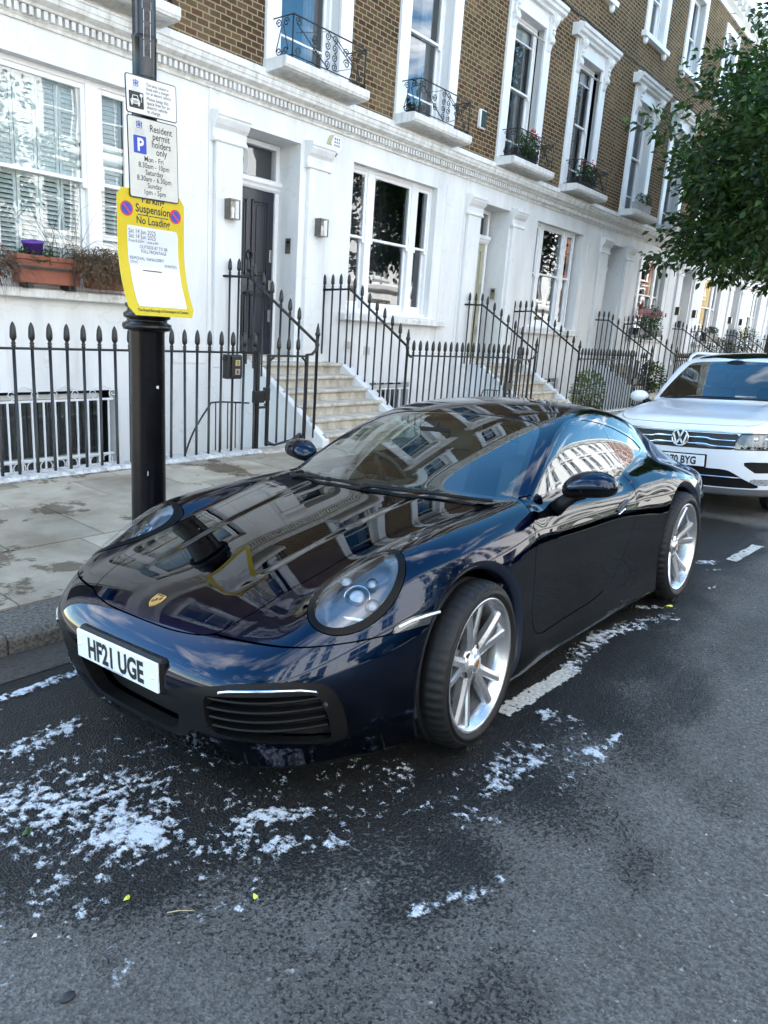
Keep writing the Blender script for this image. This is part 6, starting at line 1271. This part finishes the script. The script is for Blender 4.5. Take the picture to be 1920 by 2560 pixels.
    mb = MB(); mb.prism([(-.58, -.03), (-.66, .03), (-.74, .03), (-.74, -.03)], 'z', .88, .90); mb.sphere((-.62, -.36, .89), .12, n=14, sx=.6, sz=.35); mb.build('instrument_hood', LEATH, c)
    for y in (-.36, .36):
        mb = MB(); mb.prism(cr([(-.95, .38), (-1.0, .50), (-1.38, .46), (-1.44, .60), (-1.56, .95), (-1.60, 1.13), (-1.67, 1.16), (-1.71, 1.10), (-1.66, .85), (-1.55, .40)], 3).tolist(), 'y', y-.20, y+.20); mb.prism(cr([(-1.44, .55), (-1.38, .60), (-1.50, .93), (-1.60, .93)], 3).tolist(), 'y', y-.25, y+.25); mb.build('seat', mat('grey_seat_leather', (.035, .035, .037), .5) if 'grey_seat_leather' not in MATS else MATS['grey_seat_leather'], c, bevel=.03, seg=3)
    mb = MB(); ax = Vector((-.92, 0, .38)).normalized(); u = Vector((0, 1, 0)); v = ax.cross(u); C = Vector((-.93, -.36, .83)); mb.tube([C+u*.178*math.cos(q)+v*.178*math.sin(q) for q in [k*math.pi/20 for k in range(40)]], .015, 8, closed=True); mb.tube([C, C-ax*.25], .04, 8)
    for q in (0, math.pi, -math.pi/2): mb.tube([C, C+u*.17*math.cos(q)+v*.17*math.sin(q)], [.03, .014], 6)
    mb.build('steering_wheel', LEATH, c)
    mb = MB(); mb.box(-.95, -.93, -.10, .10, 1.10, 1.16); mb.tube([(-.94, 0, 1.15), (-.97, 0, 1.185)], .01, 6); mb.build('rear_view_mirror', BLKP, c, bevel=.01)
    mb = MB(); mb.box(-3.3, .75, -.56, .56, .155, .22); mb.box(-2.0, -.42, -.80, .80, .16, .215); mb.box(-3.4, -2.95, -.6, .6, .2, .5); mb.build('underbody', RUBB, car)
car_fittings()
SHOODZ = spl([.95,.86,.80,.6,.3,0,-.3,-.6,-1.0], [.80,.905,.945,.995,1.035,1.065,1.09,1.10,1.10])
SNOSE = spl([.1,.22,.32,.45,.6,.75,.86,.93,1.0], [.80,.835,.855,.868,.872,.868,.845,.80,.70])
SW = spl([.1,.3,.5,.7,.85,.95,1.02,1.12], [-.04,-.012,0,0,-.012,-.035,-.07,-.13])
SWX = spl([1.0,.6,.2,-.2,-.8,-2,-2.7,-3.4], [.90,.915,.92,.915,.908,.908,.918,.89])
SROOF = spl([-.1,-.30,-.6,-.9,-1.05,-1.2,-1.5,-2.0,-2.6,-3.1,-3.5], [1.01,1.10,1.305,1.495,1.572,1.61,1.648,1.66,1.645,1.60,1.52])
SGW = spl([.9,1.05,1.2,1.35,1.5,1.62,1.75], [.85,.815,.775,.73,.68,.62,.50])
def suv_f(P):
    x, y, z = P[..., 0], np.abs(P[..., 1]), P[..., 2]; y2 = y*y
    T = SHOODZ(x)-.03*y2+.022*np.exp(-((y-.62)/.10)**2)*sstep(.75, .2, x)-.35*np.clip(y-.70, 0, 1)**2*4
    lo = smax((z-T)*.95, y-(SWX(x)+SW(z)), .05)
    pl = .10*(y/.9)**2+.26*(y/.92)**6
    lo = smax(lo, x-(SNOSE(z)-pl), .03); lo = smax(lo, -3.66-x, .1); lo = smax(lo, .22-z, .02)
    R = SROOF(x)-.11*y2-.05*sstep(-1.3, -.2, x)*y2*3; g = smax((z-R)*.88, (y-SGW(z))*.92, .045); g = smax(g, .9-z, .02); g = smax(g, -3.62-.25*(1.6-z)-x, .08)
    return smin(lo, g, .02)
SUVX, SUVY, SUVROLL, SUVYAW = 8.64, 2.27, .070, .0
def build_suv():
    WHITE = mat('white_car_paint', (.72, .73, .75), .35, coat=1, coatr=.02); GREY = mat('grey_skid_plate', (.10, .10, .105), .5)
    suv = thing('suv_car', 'white suv parked nose first behind the blue sports car', 'car'); suv.matrix_world = car_matrix(SUVX, SUVY, SUVROLL, .0)
    P, N, Q = nets(suv_f, (-3.75, -.04, .16), (.98, 1.02, 1.72), .026); S = cut(Surf(P, N, Q), -P[:, 1])
    fp = lambda poly, x0, x1=9, n=3: (lambda Q_: (lambda P: np.where((P[:, 0] > x0) & (P[:, 0] < x1), sdp(P[:, [1, 2]], Q_), .5)))(cr(poly, n) if n > 1 else np.array(poly))
    for c in ((0, .365), (-2.68, .365)):
        a = lambda P, r=.41: np.where(P[:, 1] > .4, np.hypot(P[:, 0]-c[0], P[:, 2]-c[1])-r, 9.)
        _, S = split(S, a); lip, S = split(S, lambda P: a(P, .47)); build_surf(lip, 'arch_cladding', BLKP, suv, 'sym', .03)
        for s in (1, -1):
            mb = MB(); mb.lathe([(.43, .55), (.42, .88)], axis='y', n=32, a0=-.35, a1=math.pi+.35); o = mb.build('arch_liner', RUBB, suv); o.location = (c[0], 0, c[1]); o.scale = (1, s, -1)
    wsf = fp([(-.3, 1.118), (0, 1.118), (.45, 1.117), (.67, 1.108), (.715, 1.112), (.715, 1.14), (.66, 1.27), (.585, 1.42), (.545, 1.495), (.50, 1.522), (.40, 1.535), (0, 1.548), (-.3, 1.548)], -1.15, -.25)
    ws, S = split(S, wsf); fr, gl = split(ws, lambda P: -.035-wsf(P)); w = build_surf(gl, 'windscreen', CARGL, suv, flange=0, off=-.004); build_surf(fr, 'windscreen_border', GLOSSB, w, flange=.01, off=-.003)
    sw = side_poly([(-.62, 1.06), (-.75, 1.15), (-1.15, 1.46), (-1.35, 1.52), (-1.9, 1.545), (-2.7, 1.52), (-3.15, 1.44), (-3.3, 1.16), (-3.0, 1.08), (-1.6, 1.05)], .5, 1.02); g, S = split(S, sw); build_surf(g, 'side_window', GLOSSB, suv, 'L', 0, off=-.002); build_surf(g, 'side_window', GLOSSB, suv, 'R', 0, off=-.002)
    pr, S = split(S, top_poly([(-1.13, -.3), (-1.13, .3), (-1.16, .45), (-1.3, .50), (-2.6, .50), (-2.75, .42), (-2.78, 0), (-2.78, -.3)], 1.5)); build_surf(pr, 'glass_roof', GLOSSB, suv)
    hood, S = split(S, top_poly([(.805, -.3), (.805, 0), (.795, .25), (.765, .5), (.70, .66), (.55, .735), (.2, .765), (-.2, .775), (-.40, .765), (-.44, .70), (-.38, .45), (-.335, .2), (-.32, 0), (-.32, -.3)], .8), .003); build_surf(hood, 'bonnet', WHITE, suv, flange=.015)
    gr, S = split(S, fp([(-.3, .838), (0, .838), (.40, .838), (.535, .842), (.545, .835), (.50, .70), (.48, .686), (.3, .682), (0, .68), (-.3, .68)], .6)); build_surf(gr, 'radiator_grille', RUBB, suv, 'sym', .02, off=-.012)
    hl, S = split(S, fp([(.555, .845), (.70, .852), (.84, .852), (.90, .84), (.90, .70), (.84, .694), (.65, .690), (.515, .688), (.505, .70)], .38), .003)
    for m_, s in (('L', 1), ('R', -1)):
        bowl = Surf(hl.P-np.array([.05, .0, 0]), hl.N, hl.F); h = build_surf(bowl, 'headlight', BOWL, suv, m_, 0); build_surf(hl, 'headlight_lens', LENS, h, m_, .05, (-.05, 0, 0))
        for y, r in ((.66, .036), (.76, .036)):
            mb = MB(); mb.sphere((.70-(y-.66)*.55, s*y, .79), r, 0, 14, sx=.7); mb.build('projector', CHROME, h)
        mb = MB()
        for k in range(9): y = .57+k*.029; x = .812-.42*max(0, y-.52)**1.35*1.5; mb.box(x-.03, x-.012, s*(y-.011), s*(y+.011), .700, .722)
        mb.build('running_light', CHROME, h); mb = MB(); pts = [(.555, .8515), (.65, .857), (.76, .858), (.86, .852)]; mb.tube([(suv_x(y, z)+.002, s*y, z) for y, z in pts], .006, 5); mb.build('chrome_edge', CHROME, h)
    lg, S = split(S, fp([(-.3, .492), (0, .492), (.30, .490), (.42, .488), (.50, .470), (.62, .40), (.74, .335), (.74, .312), (.6, .308), (.22, .305), (0, .305), (-.3, .305)], .5)); build_surf(lg, 'lower_grille', BLKP, suv, 'sym', .03, off=-.02)
    pk, S = split(S, fp([(.60, .566), (.85, .57), (.87, .55), (.85, .475), (.72, .465), (.69, .478)], .3)); build_surf(pk, 'bumper_pocket', BLKP, suv, 'sym', .03, off=-.02)
    fg, S = split(S, fp([(.66, .40), (.78, .402), (.86, .40), (.85, .345), (.73, .338), (.70, .35)], .3)); build_surf(fg, 'fog_lamp', mat('ribbed_lamp', (.45, .46, .47), .15, coat=1, var=.7, vscale=60), suv, 'sym', .02, off=-.006)
    sk, S = split(S, lambda P: np.where(P[:, 0] > .3, P[:, 2]-.300, .5)); build_surf(sk, 'skid_plate', GREY, suv, 'sym', .01)
    sl, S = split(S, lambda P: np.where(P[:, 0] < .3, P[:, 2]-.36, .5)); build_surf(sl, 'sill', BLKP, suv, 'sym', .01)
    build_surf(S, 'body', WHITE, suv, 'sym', .012)
    for z0, nm in ((.852, 0), (.790, 1), (.728, 1), (.412, 2)):
        mb = MB(); vs = []; Y1 = .555 if nm == 0 else (.515 if nm == 1 else .60); n = 44
        for i in range(n+1):
            y = -Y1+2*Y1*i/n; x = suv_x(abs(y), z0); zz = z0
            if nm == 1: q = abs(y); zz = z0-.014*sstep(.24, .30, q)*(1 if z0 > .76 else 1)+.0*q
            hh = .008 if nm != 1 else (.008+.007*(sstep(.12, .18, abs(y))*(1-sstep(.30, .36, abs(y)))))
            o = .004 if nm != 2 else -.006
            vs += [(x+o, y, zz+hh), (x+o+.006, y, zz), (x+o, y, zz-hh), (x-.02, y, zz)]
        mb.add(vs, [(4*i+j, 4*i+(j+1) % 4, 4*i+4+(j+1) % 4, 4*i+4+j) for i in range(n) for j in range(4)], 0, True); mb.build('grille_bar', CHROME, suv)
    # round emblem: V over W in a ring
    mb = MB(); X = .883; C = (0.0, .776); R_ = .080
    mb.tube([(X, C[0]+R_*math.cos(q), C[1]+R_*math.sin(q)) for q in [k*math.pi/24 for k in range(48)]], .0085, 8, closed=True); em = mb.build('emblem', CHROME, suv)
    mb = MB(); mb.lathe([(0, -.002), (R_, -.002)], (X, C[0], C[1]), 'x', 40); mb.build('emblem_disc', mat('emblem_dark', (.03, .033, .04), .15, coat=1), em); mb = MB()
    def stroke(pts, w=.0085):
        for (a, b), (c, d) in zip(pts[:-1], pts[1:]):
            l = math.hypot(c-a, d-b); nx, ny = -(d-b)/l*w, (c-a)/l*w; vs = [(X+o, u, C[1]+v) for o in (0, .007) for u, v in ((a+nx, b+ny), (c+nx, d+ny), (c-nx, d-ny), (a-nx, b-ny))]
            mb.add(vs, [(4, 5, 6, 7), (0, 1, 5, 4), (1, 2, 6, 5), (2, 3, 7, 6), (3, 0, 4, 7), (3, 2, 1, 0)])
    stroke([(-.030, .072), (0, .006), (.030, .072)]); stroke([(-.066, .042), (-.034, -.066), (0, .0-.008), (.034, -.066), (.066, .042)]); mb.build('emblem_letters', mat('satin_emblem', (.8, .81, .82), .35, metal=.4), em)
    mb = MB(); mb.box(.883, .893, -.26, .26, .503, .614); pl = mb.build('number_plate', MATS['white_plate'], suv, bevel=.004); mb = MB(); mb.box(.85, .8825, -.272, .272, .492, .625); mb.build('plate_holder', BLKP, pl, bevel=.006)
    mb = MB(); add_text(mb, 'LD70 BYG', 0, 0, .108, 0, 'CENTER', .0036, .76, lambda u, v: (.8942, u, .521+v)); mb.build('plate_lettering', INK, pl)
    for s in (1, -1):
        mb = MB(); mb.tube([(-1.12, s*.60, suv_z(-1.12, .56)-.02), (-1.22, s*.60, suv_z(-1.22, .58)+.035), (-1.4, s*.60, suv_z(-1.4, .59)+.055), (-2.9, s*.585, suv_z(-2.9, .56)+.055), (-3.1, s*.58, suv_z(-3.1, .55)+.0)], [.014, .02, .021, .021, .014], 8); mb.build('roof_rail', mat('pale_rail', (.62, .63, .64), .35, metal=.5) if 'pale_rail' not in MATS else MATS['pale_rail'], suv)
        mb = MB(); mb.sphere((-.66, s*1.015, 1.105), .105, n=18, sx=.72, sy=1.1, sz=.72); o = mb.build('door_mirror', WHITE, suv); mb = MB(); mb.box(-.735, -.715, s*.915, s*1.115, 1.045, 1.165); mb.build('mirror_glass', GLOSSB, o, bevel=.02)
        mb = MB(); mb.tube([(-.66, s*.95, 1.06), (-.66, s*.87, 1.03)], [.045, .03], 8); mb.build('mirror_arm', BLKP, o)
        for x in (0, -2.68): wheel(suv, x, s, .355, .245, .235, .79, .2, .09)
    mb = MB(); mb.sphere((-.98, 0, 1.50), .10, n=14, sx=.5, sy=1.3, sz=.6); mb.build('sensor_housing', BLKP, suv)
    for q in (((-.42, -.62), (-.37, -.3), (-.345, .05)), ((-.35, .0), (-.37, .3), (-.44, .6))):
        mb = MB(); mb.tube([(x, y, suv_z(x, abs(y))+.012) for x, y in cr(q, 4, False)], .009, 6); mb.build('wiper', BLKP, suv)
    mb = MB(); mb.prism([(-.42, .9), (-.5, 1.09), (-.8, 1.10), (-1.0, .95), (-1.0, .5), (-.42, .5)], 'y', -.72, .72); mb.box(-3.3, -.5, -.7, .7, .3, .42)
    for y in (-.38, .38): mb.prism([(-1.5, .5), (-1.42, .9), (-1.55, 1.22), (-1.68, 1.22), (-1.62, .5)], 'y', y-.24, y+.24); mb.box(-1.68, -1.58, y-.13, y+.13, 1.24, 1.42)
    mb.build('cabin', LEATH, suv, bevel=.03, seg=2); mb = MB(); mb.box(-3.5, .6, -.58, .58, .22, .3); mb.build('underbody', RUBB, suv)
def suv_x(y, z):
    a, b = 1.2, .0
    for _ in range(34):
        m = (a+b)/2
        if suv_f(np.array([m, y, z])) < 0: b = m
        else: a = m
    return a
def suv_z(x, y):
    a, b = 1.9, .4
    for _ in range(34):
        m = (a+b)/2
        if suv_f(np.array([x, y, m])) < 0: b = m
        else: a = m
    return a
build_suv()
# ---------------------------------------------------------------- the other side of the street, seen in the cars' paint and the windows
def opposite_house(x, label, wm, group):
    h = thing('townhouse', label, 'house', (x, -9.7, 0), math.pi, group); L = 6.0
    F = [(3.6, .9, [(1.1, 1.0, 1), (3.7, 1.6, 0)]), ]
    holes = [(.6, 1.6, .0, 2.7), (2.6, 4.4, .9, 2.9)]
    for z0, z1 in ((4.1, 6.4), (7.2, 9.0), (9.9, 11.2)): holes += [(.8, 1.9, z0, z1), (3.0, 4.1, z0, z1), ]
    mb = MB(); wall(mb, 0, L, -.2, 3.5, 0, holes[:2], .25); mb.build('ground_storey', STUCCO, h)
    mb = MB(); wall(mb, 0, L, 3.5, 12.2, 0, holes[2:], .22); mb.build('upper_wall', wm, h)
    mb = MB(); mb.prism([(0, 3.4), (-.3, 3.5), (-.35, 3.7), (0, 3.8)], 'x', 0, L); mb.prism([(0, 11.6), (-.15, 11.6), (-.4, 11.9), (-.45, 12.1), (0, 12.2)], 'x', 0, L)
    for a, b, c, d in holes[2:]:
        for s in (a-.16, b): mb.box(s, s+.16, -.05, -.001, c, d+.001)
        mb.box(a-.16, b+.16, -.05, -.001, d, d+.22); mb.prism([(0, d+.22), (-.22, d+.25), (-.25, d+.36), (0, d+.4)], 'x', a-.25, b+.25); mb.box(a-.2, b+.2, -.14, -.001, c-.1, c-.001)
    mb.build('cornice', STUCCO, h)
    for i, (a, b, c, d) in enumerate(holes[1:]):
        mb = MB(); gl = MB(); sash(mb, gl, a+.02, b-.02, c+.02, d-.02, .12, (c+d)/2, bars=()); mb.box((a+b)/2-.012, (a+b)/2+.012, .13, .16, c, d); w = mb.build('window', WPAINT, h); gl.build('window_glass', WGLASS, w)
        mb = MB(); lining(mb, a-.1, b+.1, c-.1, d+.1, .24, .8); mb.build('room_lining', DARK, w)
    mb = MB(); mb.box(.62, 1.58, .18, .24, 0, 2.2); mb.box(.62, 1.58, .18, .22, 2.25, 2.68); d = mb.build('door', DOORM, h)
    mb = MB(); mb.box(0, L, .9, 8, -.2, 12.0); mb.box(0, L, .01, .9, 12.0, 12.15); mb.build('roof', ROOF, h)
    return h
REDB = mat('red_brick', (.26, .085, .045), .85, var=.35, vscale=3, bump=.2, bscale=30)
oh = opposite_house(-6, 'white stucco townhouse across the street mirrored in the side glass, near end', STUCCO, 'stucco townhouses across the street')
rb = opposite_house(60, 'red brick townhouse across the street mirrored in the far bay window, near one', REDB, 'brick townhouses across the street')
for i in range(10): c = copy_tree(oh); c.location.x = 0+6*i; c['label'] = 'white stucco townhouse across the street mirrored in the cars'
oh['label'] = 'white stucco townhouse across the street mirrored in the cars'
YELB = mat('yellow_brick', (.42, .31, .13), .85, var=.3, vscale=3, bump=.2, bscale=30)
for i in range(2): c = copy_tree(rb); c.location.x = 66+6*i; c['label'] = 'red brick townhouse across the street mirrored in the bay window'
yb = opposite_house(78, 'yellow brick townhouse across the street mirrored in the far window', YELB, 'yellow townhouses across the street')
for i in range(3): c = copy_tree(yb); c.location.x = 84+6*i
rb['label'] = 'red brick townhouse across the street mirrored in the bay window'
def tree_over(x, y, s): street_tree('leafy street tree across the road mirrored in the bay window', x, y, 5.2, (2.7, 2.6, 2.8), 2.4, 150, 55, s, .2, 2.6, None, 'street trees across the road')
tree_over(10.2, -6.9, 31); tree_over(-13.0, -6.0, 33)
for i in range(5):  # unseen dark cars, added to darken reflections low in the blue door
    c = copy_tree(car); c.matrix_world = car_matrix(-7+6.4*i, -4.75, .0689, -.016, math.pi); c['label'] = 'unseen dark coupe added across the street to darken the blue door'; c['group'] = 'unseen cars added across the street'
